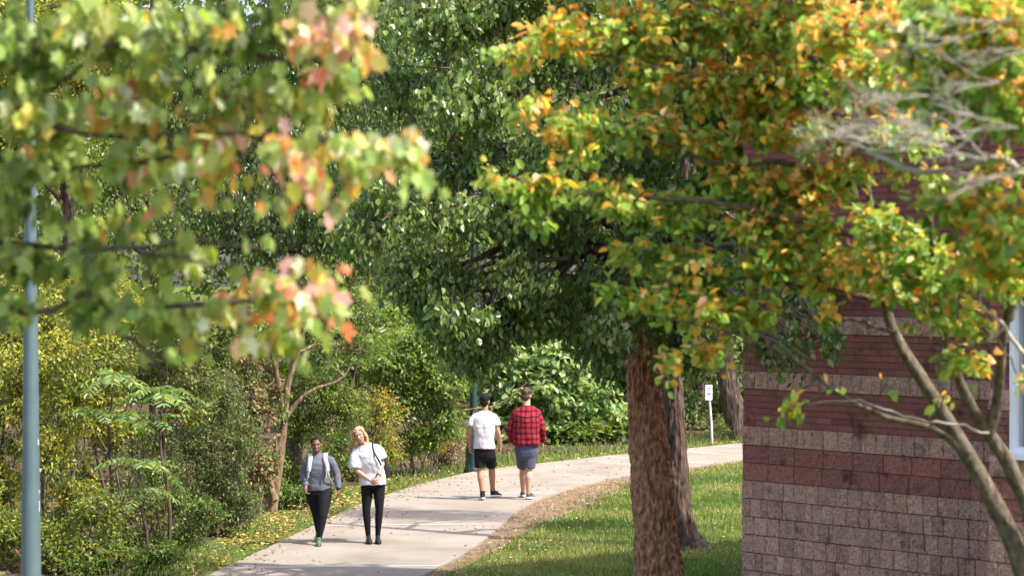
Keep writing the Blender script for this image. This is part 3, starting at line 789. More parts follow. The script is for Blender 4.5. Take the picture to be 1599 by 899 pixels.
def hand(mb, wr, d, palm, side, size=1.0, curl=.5):
    """wr wrist, d pointing direction of the hand, palm the palm normal, side the thumb side"""
    d, palm = unit(np.asarray(d, float)), np.asarray(palm, float); palm = unit(palm - d * (palm @ d)); s = unit(np.cross(d, palm))
    if s @ np.asarray(side, float) < 0: s = -s
    z = size; kn = wr + d * .088 * z
    R = np.column_stack([s, palm, d])
    ellipsoid(mb, wr + d * .048 * z, (.043 * z, .019 * z, .056 * z), R)
    capsule(mb, wr - d * .02, .026 * z, wr + d * .03 * z, .027 * z, 10)
    for k, (o, ln) in enumerate(((.030, .070), (.010, .080), (-.011, .074), (-.031, .058))):
        b = kn + s * o * z - d * .012 * z; c = curl * (1 + .18 * k)
        d1 = unit(d * math.cos(c * .6) + palm * math.sin(c * .6)); d2 = unit(d * math.cos(c * 1.5) + palm * math.sin(c * 1.5)); d3 = unit(d * math.cos(c * 2.3) + palm * math.sin(c * 2.3))
        p1 = b + d1 * ln * .48 * z; p2 = p1 + d2 * ln * .32 * z; p3 = p2 + d3 * ln * .25 * z
        capsule(mb, b, .0092 * z, p1, .0086 * z, 8); capsule(mb, p1, .0086 * z, p2, .008 * z, 8); capsule(mb, p2, .008 * z, p3, .0066 * z, 8)
    t0 = wr + d * .022 * z + s * .026 * z; t1 = t0 + unit(s * .75 + d * .7 + palm * .25) * .042 * z; t2 = t1 + unit(s * .25 + d + palm * .45) * .034 * z
    capsule(mb, t0, .015 * z, t1, .0115 * z, 8); capsule(mb, t1, .0115 * z, t2, .0085 * z, 8)

def head(mb, hc, R, f, s=1.0, jaw=1.0):
    """hc head centre, R orientation, f = -1 faces -Y, +1 faces +Y"""
    def Lc(x, y, z): return hc + R @ A(x * s, y * s * f, z * s)
    def Rr(*r): return tuple(q * s for q in r)
    ellipsoid(mb, Lc(0, -.012, .028), Rr(.076, .096, .088), R); ellipsoid(mb, Lc(0, .022, -.035), Rr(.060 * jaw, .066, .078), R)
    ellipsoid(mb, Lc(0, .052, -.088), Rr(.030 * jaw, .028, .024), R); ellipsoid(mb, Lc(0, .040, -.055), Rr(.046 * jaw, .042, .036), R)
    for sx in (-1, 1):
        ellipsoid(mb, Lc(sx * .034, .058, -.022), Rr(.026, .022, .024), R); ellipsoid(mb, Lc(sx * .076, -.008, -.008), Rr(.010, .020, .032), R)
    capsule(mb, Lc(0, .085, .008), .010 * s, Lc(0, .104, -.028), .0155 * s, 10); capsule(mb, Lc(-.03, .080, .028), .011 * s, Lc(.03, .080, .028), .011 * s, 8)
    capsule(mb, Lc(-.02, .078, -.058), .011 * s, Lc(.02, .078, -.058), .011 * s, 8)
    return Lc
def face_cols(hc, R, f, s, skin, lip, brow=(.02,.014,.012), smile=True):
    def fn(co):
        c = np.tile(np.array(skin), (len(co), 1)) * (1 + .10 * (fbm(co * 22, 2, 4) - .5))[:, None]
        q = (co - hc) @ R / s; q[:, 1] *= f
        x, y, z = q[:, 0], q[:, 1], q[:, 2]; front = (y > .045) & (np.abs(x) < .07) & (np.abs(z) < .12)
        ax = np.abs(x)
        c[front & (((ax - .031) / .0135) ** 2 + ((z - .006) / .0048) ** 2 < 1)] = np.array(skin) * .55 + .10
        c[front & (((ax - .031) / .0065) ** 2 + ((z - .006) / .0055) ** 2 < 1)] = (.03,.02,.018)
        c[front & (np.abs(z - .0115) < .0026) & (np.abs(ax - .031) < .017)] = np.array(skin) * .25
        c[front & (np.abs(z - .029 + np.abs(ax - .03) * .15) < .0035) & (np.abs(ax - .032) < .019)] = np.array(brow) * .6 + np.array(skin) * .3
        curve_ = z + .064 - (x ** 2) * 9.0 * (1 if smile else .2)
        c[front & (np.abs(x) < .030) & (np.abs(curve_) < .0125)] = lip
        if smile: c[front & (np.abs(x) < .022) & (np.abs(curve_ - .001) < .0055)] = (.52,.49,.46)
        ck = np.exp(-(((ax - .04) / .02) ** 2 + ((z + .03) / .02) ** 2)) * front
        c *= 1 + np.outer(ck, A(.22, -.04, -.05))
        return np.clip(c, .005, .9)
    return fn
def shoe(parent, ank, tip, mat, sole, toe_up=0, s=1.0):
    """a trainer with its own sole; ank above the heel, tip the toe on the ground"""
    ank, tip = np.asarray(ank, float), np.asarray(tip, float); g_ = tip[2]
    d = tip - ank; d[2] = 0; L_ = np.linalg.norm(d); d = d / max(L_, 1e-6); heel = A(ank[0], ank[1], min(ank[2] - .085 * s, ank[2] - .05)) - d * .05 * s
    ax = unit(tip - heel); sd = A(-d[1], d[0], 0); up = unit(np.cross(sd, ax)); up = up if up[2] > 0 else -up
    Ln = np.linalg.norm(tip - heel)
    def at(t, z): return heel + ax * Ln * t + up * z * s
    R = np.column_stack([ax, sd, up])
    mb = MB(); ellipsoid(mb, at(.22, .055), (Ln * .26, .038 * s, .045 * s), R); ellipsoid(mb, at(.55, .042), (Ln * .30, .042 * s, .038 * s), R); ellipsoid(mb, at(.78, .032), (Ln * .22, .043 * s, .027 * s), R)
    capsule(mb, at(.20, .05), .040 * s, at(.22, .10), .038 * s, 12, (False, True)); capsule(mb, at(.30, .085), .030 * s, at(.6, .058), .032 * s, 12)
    o = fuse(mb, 'shoe', M[mat], parent, .006, 2)
    mb = MB(); n = 26; ring = []
    for t in np.linspace(0, 2 * PI, n, endpoint=False):
        u = .5 + .5 * math.cos(t); wd = (.036 + .012 * math.sin(PI * min(u * 1.25, 1.25) * .8)) * math.sin(t) * (1 if u > 0 else 1)
        ring.append((u, wd * (1 if abs(math.cos(t)) < 1.1 else 1)))
    v = []
    for zz, k in ((0.0, .96), (.010, 1.04), (.024, 1.04), (.028, .9)):
        for (u, wd) in ring: v.append(at(-.02 + u * 1.04, zz + (.014 * max(0, u - .75) * 3 if zz < .02 else 0)) + sd * wd * k * s * 1.02)
    i = np.arange(3)[:, None] * n; j = np.arange(n)[None, :]; j2 = (j + 1) % n
    mb.add(np.array(v), np.stack([i + j, i + j2, i + n + j2, i + n + j], -1).reshape(-1, 4))
    mb.F.append((np.arange(n)[::-1]).reshape(1, -1)); mb.M.append(np.zeros(1, np.int32)); mb.F.append((np.arange(n) + 3 * n).reshape(1, -1)); mb.M.append(np.zeros(1, np.int32))
    mb.build('sole', M[sole], o, True)
    return o
def limb3(mb, a, b, c, r, n=14, bulge=None, flat=(False, False)):
    """two tapered segments with the muscle fuller near its top; r = (a, mid, b, mid, c)"""
    a, b, c = (np.asarray(q, float) for q in (a, b, c)); bl = np.asarray(bulge if bulge is not None else (0, 0, 0), float)
    m1 = a + (b - a) * .45; m2 = b + (c - b) * .32 + bl
    capsule(mb, a, r[0], m1, r[1], n, (flat[0], False)); capsule(mb, m1, r[1], b, r[2], n); capsule(mb, b, r[2], m2, r[3], n); capsule(mb, m2, r[3], c, r[4], n, (False, flat[1]))
def wrinkle(amp, sc=(7, 7, 11), seed=0):
    return lambda co: (fbm(co * np.array(sc), 3, seed) - .5) * amp

def person_root(px, py, label):
    g_ = G(px, py); return thing('person', (g_[0], g_[1], PZ), label, 'person')

def inn(a, o): return a + (o - a) * .09 - A(0, 0, .045)
# ---- woman in grey, walking towards us
f = -1
r_ = person_root(499, 852, 'smiling woman in a grey long sleeved top and black leggings wearing white backpack straps')
hc = A(-.045, -.02, 1.405); R = rotm(0, -.04, .05); skin = (.16,.075,.045)
shL, shR, elL, elR, wrL, wrR = A(.165,.0,1.205), A(-.20,.01,1.19), A(.245,.03,.985), A(-.235,.03,.985), A(.275,-.06,.775), A(-.185,-.14,.815)
hipL, hipR, knL, knR, anL, anR = A(.075,.0,.76), A(-.105,.03,.76), A(.06,-.15,.43), A(-.055,.10,.43), A(.005,-.18,.09), A(-.045,.34,.13)
b = MB(); head(b, hc, R, f, .94, 1.08); capsule(b, A(-.03,.015,1.22), .058, A(-.04,.005,1.34), .052)
loft(b, [(A(-.01,.02,.72), .155, .11), (A(-.015,.02,.82), .16, .11), (A(-.02,.01,.95), .145, .10), (A(-.02,.005,1.08), .165, .11), (A(-.02,.01,1.18), .165, .09), (A(-.02,.015,1.25), .08, .06)])
limb3(b, inn(shL, shR), elL, wrL, (.052,.05,.04,.038,.027)); limb3(b, inn(shR, shL), elR, wrR, (.052,.05,.04,.038,.027))
limb3(b, hipL, knL, anL, (.095,.085,.055,.05,.032)); limb3(b, hipR, knR, anR, (.095,.085,.055,.05,.032)); capsule(b, anL, .034, anL + A(0,-.08,-.045), .03); capsule(b, anR, .034, anR + A(0,-.07,-.06), .03)
hand(b, wrL, A(.06,-.05,-1), A(-1,0,0), A(0,-1,0), .92, .45); hand(b, wrR, A(.12,-.45,-1), A(.8,-.2,.2), A(0,-1,.2), .92, .7)
bo = fuse(b, 'body', M['skin'], r_, .0058, 2, face_cols(hc, R, f, .94, skin, (.16,.05,.045)))
b = MB(); loft(b, [(A(-.01,.02,.765), .172, .135), (A(-.012,.02,.80), .178, .14), (A(-.015,.015,.86), .174, .136), (A(-.02,.008,.95), .168, .134), (A(-.02,.0,1.01), .172, .136), (A(-.02,-.003,1.08), .178, .137), (A(-.02,.0,1.15), .178, .125), (A(-.02,.01,1.215), .155, .095), (A(-.025,.015,1.265), .085, .075), (A(-.03,.015,1.295), .066, .064)])
capsule(b, A(.05,.01,1.235), .058, shL + A(-.012,0,-.022), .064); capsule(b, A(-.10,.01,1.235), .058, shR + A(.012,0,-.022), .064)
limb3(b, shL + A(-.012,0,-.022), elL, wrL + A(-.002,.004,.02), (.066,.064,.052,.050,.037), flat=(False, True)); limb3(b, shR + A(.012,0,-.022), elR, wrR + A(-.002,.01,.02), (.066,.064,.052,.050,.037), flat=(False, True)); 
fuse(b, 'sweater', M['grey_knit'], r_, .007, 9, warp=wrinkle(.026))
b = MB(); loft(b, [(A(-.012,.03,.70), .178, .135), (A(-.012,.03,.78), .172, .135), (A(-.012,.02,.85), .165, .125)])
limb3(b, hipL + A(0,0,-.02), knL, anL, (.112,.098,.066,.060,.038), flat=(False, True)); limb3(b, hipR + A(0,0,-.02), knR, anR, (.112,.098,.066,.060,.038), flat=(False, True))
fuse(b, 'leggings', M['black_leggings'], r_, .007, 6, warp=wrinkle(.006))
shoe(r_, anL + A(0,.0,.01), A(.015,-.37,.0), 'shoe_green', 'sole_green', s=.95); shoe(r_, anR + A(0,.02,.02), A(-.055,.16,.0), 'shoe_green', 'sole_green', s=.95)
b = MB(); Lc = lambda x, y, z: hc + R @ A(x * .94, y * .94 * f, z * .94)
ellipsoid(b, Lc(0,-.028,.046), (.080,.092,.080), R); ellipsoid(b, Lc(0,-.075,-.02), (.055,.045,.06), R)
for k in range(-4, 5): capsule(b, Lc(k*.016, .055 - abs(k)*.006, .082 - abs(k) * .004), .010, Lc(k*.015, -.09, .06), .011, 6)
for sx in (-1, 1): ellipsoid(b, Lc(sx*.058, -.07, .075), (.022,.024,.022), R)
fuse(b, 'hair', M['hair_black'], r_, .005, 1, warp=wrinkle(.008, (60,60,60)))
b = MB(); capsule(b, wrL + A(0,0,.012), .038, wrL + A(-.003,.002,.038), .039, 14, (True, True)); b.build('watch', M['watch'], r_, True)
# her backpack
bp = thing('backpack', (r_.location[0], r_.location[1] + .16, PZ + .82), 'white straps of the backpack worn by the woman in grey', 'backpack'); oo = A(0, .16, .82)
b = MB(); loft(b, [(A(-.02,.22,.84)-oo,.10,.05), (A(-.02,.23,.88)-oo,.13,.08), (A(-.02,.23,1.1)-oo,.125,.08), (A(-.02,.20,1.22)-oo,.10,.06), (A(-.02,.19,1.25)-oo,.05,.03)], pw=3.2); fuse(b, 'bag', M['pack_black'], bp, .009, 3)
def strap(pts, w_, t_, mat, parent, nm='strap'):
    q_, _ = smooth_path(pts, np.ones(len(pts)), 26); tg = unit(np.gradient(q_, axis=0)); cen = q_.mean(0); mb = MB()
    sd = unit(np.cross(tg, np.where(np.abs(tg[:, 1:2]) > .75, A(0,0,1), A(0,-1,0)) * np.ones((26, 3)))); 
    for i in range(1, 26):
        if sd[i] @ sd[i-1] < 0: sd[i] = -sd[i]
    nn_ = unit(np.cross(sd, tg)); V = np.concatenate([np.stack([q_ + sd*w_ + nn_*t_, q_ - sd*w_ + nn_*t_, q_ - sd*w_ - nn_*t_, q_ + sd*w_ - nn_*t_], 1).reshape(-1, 3)])
    F = [[i*4+k, i*4+(k+1)%4, (i+1)*4+(k+1)%4, (i+1)*4+k] for i in range(25) for k in range(4)]
    mb.add(V, F); return mb.build(nm, M[mat], parent, True)
for (x0, x1, x2) in ((.085, .115, .175), (-.125, -.135, -.165)):
    strap([q - oo for q in (A(x0,.15,1.19), A(x0,.07,1.275), A(x0,-.01,1.285), A(x0+.0,-.095,1.22), A(x1,-.140,1.12), A(x1+.01*np.sign(x0),-.147,1.05))], .030, .009, 'strap_white', bp)
    strap([q - oo for q in (A(x1+.01*np.sign(x0),-.15,1.06), A(x1+.03*np.sign(x0),-.142,.98), A(x2,-.07,.90), A(x2,.06,.87), A(x2*.6,.18,.87))], .009, .004, 'strap_white', bp, 'webbing')
    strap([q - oo for q in (A(x1,-.157,1.09), A(x1-.005,-.163,1.02), A(x1-.01,-.160,.955))], .007, .004, 'strap_white', bp, 'webbing')

# ---- blonde woman
r_ = person_root(583, 851, 'laughing blonde woman in a loose white t-shirt and black leggings with hands clasped')
hc = A(-.195, -.045, 1.545); R = rotm(.10, -.30, -.14); skin = (.44,.25,.18)
shL, shR, elL, elR, wrL, wrR = A(.065,.02,1.375), A(-.265,-.01,1.315), A(.125,.02,1.135), A(-.235,-.09,1.045), A(.075,-.165,.955), A(-.035,-.20,.915)
hipL, hipR, knL, knR, anL, anR = A(.08,.03,.86), A(-.09,.03,.86), A(.083,.0,.475), A(-.10,-.01,.46), A(.06,.03,.10), A(-.075,.02,.10)
b = MB(); head(b, hc, R, f, .98, .94); capsule(b, A(-.115,.015,1.37), .050, A(-.165,-.01,1.48), .046)
loft(b, [(A(.0,.03,.82), .15, .10), (A(-.01,.03,.95), .135, .09), (A(-.04,.02,1.10), .125, .085), (A(-.075,.01,1.24), .15, .095), (A(-.10,.01,1.32), .12, .07, 0, .14), (A(-.105,.015,1.38), .065, .05)])
limb3(b, inn(shL, shR), elL, wrL, (.046,.043,.036,.036,.025)); limb3(b, inn(shR, shL), elR, wrR, (.046,.043,.036,.036,.025))
limb3(b, hipL, knL, anL, (.082,.072,.049,.046,.030)); limb3(b, hipR, knR, anR, (.082,.072,.049,.046,.030))
for an in (anL, anR): capsule(b, an, .032, an + A(0,-.08,-.055), .03)
hand(b, wrL, A(-.25,-.35,-1), A(-1,.1,.1), A(-.2,-1,.2), .9, .9); hand(b, wrR, A(.75,-.15,-.45), A(.2,.9,.5), A(.2,-.3,1), .9, .8)
bo = fuse(b, 'body', M['skin'], r_, .0058, 2, face_cols(hc, R, f, .98, skin, (.42,.12,.11), (.22,.13,.07)))
b = MB(); loft(b, [(A(.0,.02,.835), .192, .135), (A(.0,.02,.87), .19, .135), (A(-.015,.015,1.0), .172, .125), (A(-.05,.0,1.16), .175, .13), (A(-.085,.0,1.28), .185, .12, 0, .12), (A(-.10,.01,1.355), .155, .09, 0, .16), (A(-.11,.015,1.405), .085, .07, 0, .15)])
capsule(b, A(-.06,.01,1.385), .055, shL + A(-.02,0,-.022), .062); capsule(b, A(-.16,.01,1.365), .055, shR + A(.02,0,-.015), .062)
limb3(b, shL + A(-.02,0,-.022), shL + (elL - shL) * .35, shL + (elL - shL) * .72 + A(.01,0,0), (.064,.072,.076,.080,.084), flat=(False, True))
limb3(b, shR + A(.02,0,-.015), shR + (elR - shR) * .4, shR + (elR - shR) * .88 + A(-.02,.01,0), (.064,.074,.080,.086,.092), flat=(False, True))
fuse(b, 'tshirt', M['white_tee'], r_, .007, 9, warp=wrinkle(.036, (9, 9, 6), 5))
b = MB(); loft(b, [(A(-.005,.03,.80), .158, .115), (A(-.005,.03,.88), .155, .11), (A(-.005,.03,.96), .145, .10)])
limb3(b, hipL + A(0,0,-.02), knL, anL, (.092,.080,.057,.055,.036), flat=(False, True)); limb3(b, hipR + A(0,0,-.02), knR, anR, (.092,.080,.057,.055,.036), flat=(False, True))
fuse(b, 'leggings', M['black_leggings'], r_, .007, 6, warp=wrinkle(.006))
shoe(r_, anL + A(0,.0,.0), A(.09,-.17,.0), 'shoe_black', 'sole_dark', s=.95); shoe(r_, anR + A(0,.0,.0), A(-.035,-.18,.0), 'shoe_black', 'sole_dark', s=.95)
b = MB(); Lc = lambda x, y, z: hc + R @ A(x * .98, y * .98 * f, z * .98)
ellipsoid(b, Lc(0,-.034,.048), (.083,.092,.082), R); ellipsoid(b, Lc(0,-.075,-.03), (.07,.05,.09), R)
rg = np.random.default_rng(5)
for k in range(26):
    u = rg.random(); a0 = Lc(-.078 + .02*u, .03 - .12*u, .06 - .05*rg.random()); a1 = Lc(-.09, .0 - .1*u, -.05) + A(-.02*rg.random(),0,0); a2 = A(-.30 - .05*rg.random(), .02 + .07*u, 1.43 - .08*rg.random()); a3 = A(-.30 - .045*rg.random(), .03 + .06*u, 1.24 - .10*rg.random()*1.2)
    capsule(b, a0, .016, a1, .020, 6); capsule(b, a1, .020, a2, .017, 6); capsule(b, a2, .017, a3, .006, 6)
for k in range(14):
    u = rg.random(); a0 = Lc(.076, .03 - .11*u, .055 - .05*u); a1 = Lc(.080, -.0 - .10*u, -.055); a2 = A(-.10 + .05*u, .05 + .04*u, 1.36 + .05*rg.random()); capsule(b, a0, .014, a1, .015, 6); capsule(b, a1, .015, a2, .007, 6)
capsule(b, Lc(-.055,.050,.085), .013, Lc(-.080,.02,.01), .011, 8); capsule(b, Lc(.05,.050,.085), .013, Lc(.079,.02,.0), .011, 8)
fuse(b, 'hair', M['hair_blonde'], r_, .0055, 1, warp=wrinkle(.010, (55, 55, 14), 8))
M['silver'] = simple('silver_chain', (.6,.58,.55), .3, .5, metal=1)
nk = MB(); nk.tube([A(-.185,-.045,1.395), A(-.17,-.085,1.37), A(-.135,-.10,1.35), A(-.10,-.09,1.37), A(-.075,-.05,1.40)], .004, 6); nk.build('necklace', M['silver'], r_, True)
b = MB(); d_ = unit(wrL - elL); capsule(b, wrL - d_ * .045, .0345, wrL - d_ * .02, .0335, 14, (True, True)); b.build('watch', M['watch'], r_, True)
bp = thing('backpack', (r_.location[0], r_.location[1] + .16, PZ + .88), 'black backpack hanging behind the blonde woman with one thin strap over her shoulder', 'backpack'); oo = A(0, .16, .88)
b = MB(); loft(b, [(A(.09,.20,.90)-oo,.09,.05), (A(.095,.22,.94)-oo,.13,.085), (A(.085,.23,1.10)-oo,.135,.09), (A(.04,.22,1.24)-oo,.12,.08), (A(.01,.20,1.31)-oo,.06,.04)], pw=2.8); fuse(b, 'bag', M['pack_black'], bp, .009, 3, warp=wrinkle(.02, (6,6,6), 2))
strap([q - oo for q in (A(.02,.17,1.29), A(-.005,.10,1.425), A(-.005,.02,1.445), A(.0,-.075,1.37), A(.035,-.128,1.28), A(.075,-.135,1.21), A(.12,-.11,1.12))], .013, .005, 'pack_black', bp)

# ---- man in the white tee, walking away
f = 1
r_ = person_root(764, 783, 'dark haired man in a white t-shirt and black shorts walking away')
hc = A(-.075, .03, 1.675); R = rotm(0, .02, -.22); skin = (.36,.19,.12)
shL, shR, elL, elR, wrL, wrR = A(-.275,.0,1.43), A(.105,.0,1.44), A(-.34,.0,1.14), A(.155,-.03,1.14), A(-.33,.10,.905), A(.185,.04,.90)
hipL, hipR, knL, knR, anL, anR = A(-.165,.02,.86), A(-.005,.02,.86), A(-.155,.03,.50), A(.04,.26,.52), A(-.115,-.06,.11), A(.055,.46,.11)
b = MB(); head(b, hc, R, f, 1.0, 1.02); capsule(b, A(-.08,.0,1.46), .060, A(-.078,.015,1.60), .056)
loft(b, [(A(-.085,.02,.82), .155, .10), (A(-.085,.01,.95), .145, .10), (A(-.085,.0,1.10), .15, .10), (A(-.085,.0,1.28), .185, .11), (A(-.085,.0,1.38), .16, .09), (A(-.085,.0,1.46), .07, .06)])
limb3(b, inn(shL, shR), elL, wrL, (.058,.053,.042,.042,.029)); limb3(b, inn(shR, shL), elR, wrR, (.058,.053,.042,.042,.029))
limb3(b, hipL, knL, anL, (.09,.085,.058,.058,.036), bulge=(0,-.02,0)); limb3(b, hipR, knR, anR, (.09,.085,.058,.058,.036), bulge=(0,-.02,0))
for an in (anL, anR): capsule(b, an, .038, an + A(.01,.09,-.05), .032)
hand(b, wrL, A(.02,.06,-1), A(.9,-.3,0), A(.2,1,0), 1.0, .55); hand(b, wrR, A(.02,.04,-1), A(-.9,-.3,0), A(-.2,1,0), 1.0, .5)
fuse(b, 'body', M['skin'], r_, .006, 2, face_cols(hc, R, f, 1, skin, (.25,.10,.08), smile=False))
b = MB(); loft(b, [(A(-.085,.01,.875), .185, .13), (A(-.085,.01,.92), .185, .132), (A(-.085,.0,1.08), .175, .125), (A(-.085,.0,1.26), .205, .135), (A(-.085,.0,1.38), .20, .118), (A(-.085,.0,1.455), .15, .085), (A(-.082,.0,1.495), .085, .072), (A(-.08,.0,1.515), .070, .066)])
for sh_, el_, sg in ((shL, elL, 1), (shR, elR, -1)):
    s2 = sh_ + A(.022 * sg, 0, -.025); capsule(b, A(-.085 - .07 * sg, 0, 1.465), .052, s2, .062); limb3(b, s2, sh_ + (el_ - sh_) * .3, sh_ + (el_ - sh_) * .58, (.062,.066,.068,.070,.072), flat=(False, True))
fuse(b, 'tshirt', M['white_tee2'], r_, .007, 9, warp=wrinkle(.032, (8, 8, 7), 15))
b = MB(); loft(b, [(A(-.085,.02,.66), .12, .08), (A(-.085,.02,.73), .165, .115), (A(-.085,.02,.79), .178, .125), (A(-.085,.02,.86), .178, .125), (A(-.085,.02,.92), .172, .118)])
for hp_, kn_ in ((hipL, knL), (hipR, knR)): limb3(b, hp_ + A(0,0,-.03), hp_ + (kn_ - hp_) * .45, hp_ + (kn_ - hp_) * .86, (.104,.100,.099,.097,.097), flat=(False, True))
fuse(b, 'shorts', M['black_shorts'], r_, .007, 8, warp=wrinkle(.014, (9, 9, 6), 17))
for an, tip in ((anL, A(-.12,.14,.0)), (anR, A(.20,.62,.0))):
    shoe(r_, an, tip, 'shoe_black', 'sole_white')
    b = MB(); capsule(b, an + A(0,0,-.03), .043, an + A(0,0,.055), .043, 14, (True, True)); b.build('sock', M['sock'], r_, True)
b = MB(); Lc = lambda x, y, z: hc + R @ A(x, y * f, z)
ellipsoid(b, Lc(0,-.022,.050), (.083,.098,.082), R); ellipsoid(b, Lc(0,-.06,-.012), (.070,.058,.075), R); ellipsoid(b, Lc(.02,.06,.09), (.05,.05,.035), R)
for k in range(40):
    t, p_ = rg.uniform(-2.4, 2.4), rg.uniform(.1, 1.3); ellipsoid(b, Lc(.082*math.sin(p_)*math.sin(t), -.02-.095*math.sin(p_)*math.cos(t)*.9, .05+.082*math.cos(p_)), (.017,.017,.017), R, 8, 6)
fuse(b, 'hair', M['hair_black'], r_, .0055, 1, warp=wrinkle(.012, (50, 50, 30), 3))

# ---- man in the plaid shirt
r_ = person_root(822, 782, 'heavy set man in a red and black plaid shirt and slate blue shorts walking away')
hc = A(.0, .05, 1.765); R = rotm(-.05, 0, -.30); skin = (.50,.28,.20)
shL, shR, elL, elR, wrL, wrR = A(-.195,.0,1.51), A(.195,.0,1.51), A(-.265,.03,1.20), A(.270,.0,1.20), A(-.25,.18,.97), A(.275,.13,.975)
hipL, hipR, knL, knR, anL, anR = A(-.085,.02,.88), A(.085,.02,.88), A(-.055,.22,.50), A(.04,.03,.50), A(-.055,.36,.11), A(.035,-.02,.11)
b = MB(); head(b, hc, R, f, 1.02, 1.08); capsule(b, A(0,.0,1.54), .068, A(0,.03,1.69), .064)
loft(b, [(A(0,.03,.84), .175, .13), (A(0,.04,.98), .185, .14), (A(0,.03,1.15), .19, .14), (A(0,.02,1.34), .20, .13), (A(0,.01,1.44), .17, .10), (A(0,.0,1.53), .08, .07)])
limb3(b, inn(shL, shR), elL, wrL, (.06,.056,.045,.044,.031)); limb3(b, inn(shR, shL), elR, wrR, (.06,.056,.045,.044,.031))
limb3(b, hipL, knL, anL, (.10,.095,.063,.066,.038), bulge=(0,-.025,0)); limb3(b, hipR, knR, anR, (.10,.095,.063,.066,.038), bulge=(0,-.025,0))
for an in (anL, anR): capsule(b, an, .040, an + A(.02,.09,-.05), .034)
hand(b, wrL, A(.05,.25,-1), A(.9,-.2,.2), A(.2,1,.2), 1.02, .7); hand(b, wrR, A(.02,.25,-1), A(-.9,-.2,.2), A(-.2,1,.2), 1.02, .6)
fuse(b, 'body', M['skin'], r_, .006, 2, face_cols(hc, R, f, 1.02, skin, (.4,.15,.12), smile=False))
b = MB(); loft(b, [(A(.0,.02,.925), .235, .165), (A(.0,.02,.97), .24, .172), (A(0,.02,1.12), .236, .172), (A(0,.01,1.30), .238, .165), (A(0,.0,1.42), .225, .140), (A(0,.0,1.52), .17, .10), (A(0,.005,1.575), .095, .082), (A(0,.01,1.605), .082, .078)])
for sh_, el_, wr_, sg in ((shL, elL, wrL, 1), (shR, elR, wrR, -1)):
    s2 = sh_ + A(.022 * sg, 0, -.035); capsule(b, A(-.08 * sg, 0, 1.535), .062, s2, .074); limb3(b, s2, el_, wr_, (.074,.076,.068,.064,.050), flat=(False, True))
def plaid_uv(co):
    c = np.ones((len(co), 3)); arm = np.abs(co[:, 0]) > .225 - np.clip((co[:, 2] - 1.30) * .05, 0, .05)
    c[:, 0] = 5 + np.where(arm, co[:, 1] * 1.1 + co[:, 0] * .9, np.sign(co[:, 0]) * .244 * np.arcsin(np.clip(np.abs(co[:, 0]) / .26, 0, 1)))
    c[:, 1] = 5 + np.where(arm, co[:, 2] * 1.02 + .03, co[:, 2]); w_ = fbm(co * 5, 2, 33) - .5; c[:, 0] += w_ * .05; c[:, 1] += (fbm(co * 5, 2, 44) - .5) * .06; return c
fuse(b, 'plaid_shirt', M['plaid'], r_, .007, 9, plaid_uv, wrinkle(.032, (7, 7, 6), 25))
b = MB(); loft(b, [(A(0,.03,.66), .13, .09), (A(0,.03,.74), .185, .13), (A(0,.03,.81), .198, .145), (A(0,.03,.88), .20, .148), (A(0,.03,.98), .19, .14)])
for hp_, kn_ in ((hipL, knL), (hipR, knR)): limb3(b, hp_ + A(0,0,-.03), hp_ + (kn_ - hp_) * .45, hp_ + (kn_ - hp_) * .90, (.118,.112,.108,.106,.106), flat=(False, True))
fuse(b, 'shorts', M['slate_shorts'], r_, .007, 8, warp=wrinkle(.016, (9, 9, 6), 27))
for an, tip in ((anL, A(-.07,.58,.0)), (anR, A(.13,.17,.0))): shoe(r_, an, tip, 'shoe_grey', 'sole_white', s=1.05)
b = MB(); Lc = lambda x, y, z: hc + R @ A(x * 1.02, y * f * 1.02, z * 1.02)
ellipsoid(b, Lc(0,-.020,.052), (.085,.100,.084), R); ellipsoid(b, Lc(0,-.055,-.020), (.073,.060,.075), R)
for k in range(46):
    t, p_ = rg.uniform(-2.4, 2.4), rg.uniform(.1, 1.35); ellipsoid(b, Lc(.083*math.sin(p_)*math.sin(t), -.02-.096*math.sin(p_)*math.cos(t)*.9, .052+.083*math.cos(p_)), (.016,.016,.016), R, 8, 6)
fuse(b, 'hair', M['hair_brown'], r_, .0055, 1, warp=wrinkle(.012, (50, 50, 30), 13))
b = MB(); ellipsoid(b, Lc(0,.035,-.078), (.052,.045,.040), R); ellipsoid(b, Lc(.05,.01,-.06), (.022,.03,.04), R); ellipsoid(b, Lc(-.05,.01,-.06), (.022,.03,.04), R); fuse(b, 'beard', M['hair_brown'], r_, .006, 1)
# ================================================================ TREES AND PLANTS
def C(px, py, d, rx, ry, rz, w=1.0): return (W(px, py, d), A(rx, ry, rz), w)
def T(pts, d): return [W(x, y, (d if np.isscalar(d) else d[i])) for i, (x, y) in enumerate(pts)]
def crown_clumps(c, R, n, seed, size=(.30, .48)):
    rg = np.random.default_rng(seed); out = []
    for i in range(n):
        u = unit(rg.normal(0, 1, 3)); q = u * rg.random() ** .4 * .78
        s = rg.uniform(*size); out.append((A(*c) + q * R, A(R[0] * s, R[1] * s, R[2] * s * .8), rg.uniform(.7, 1.2)))
    return out

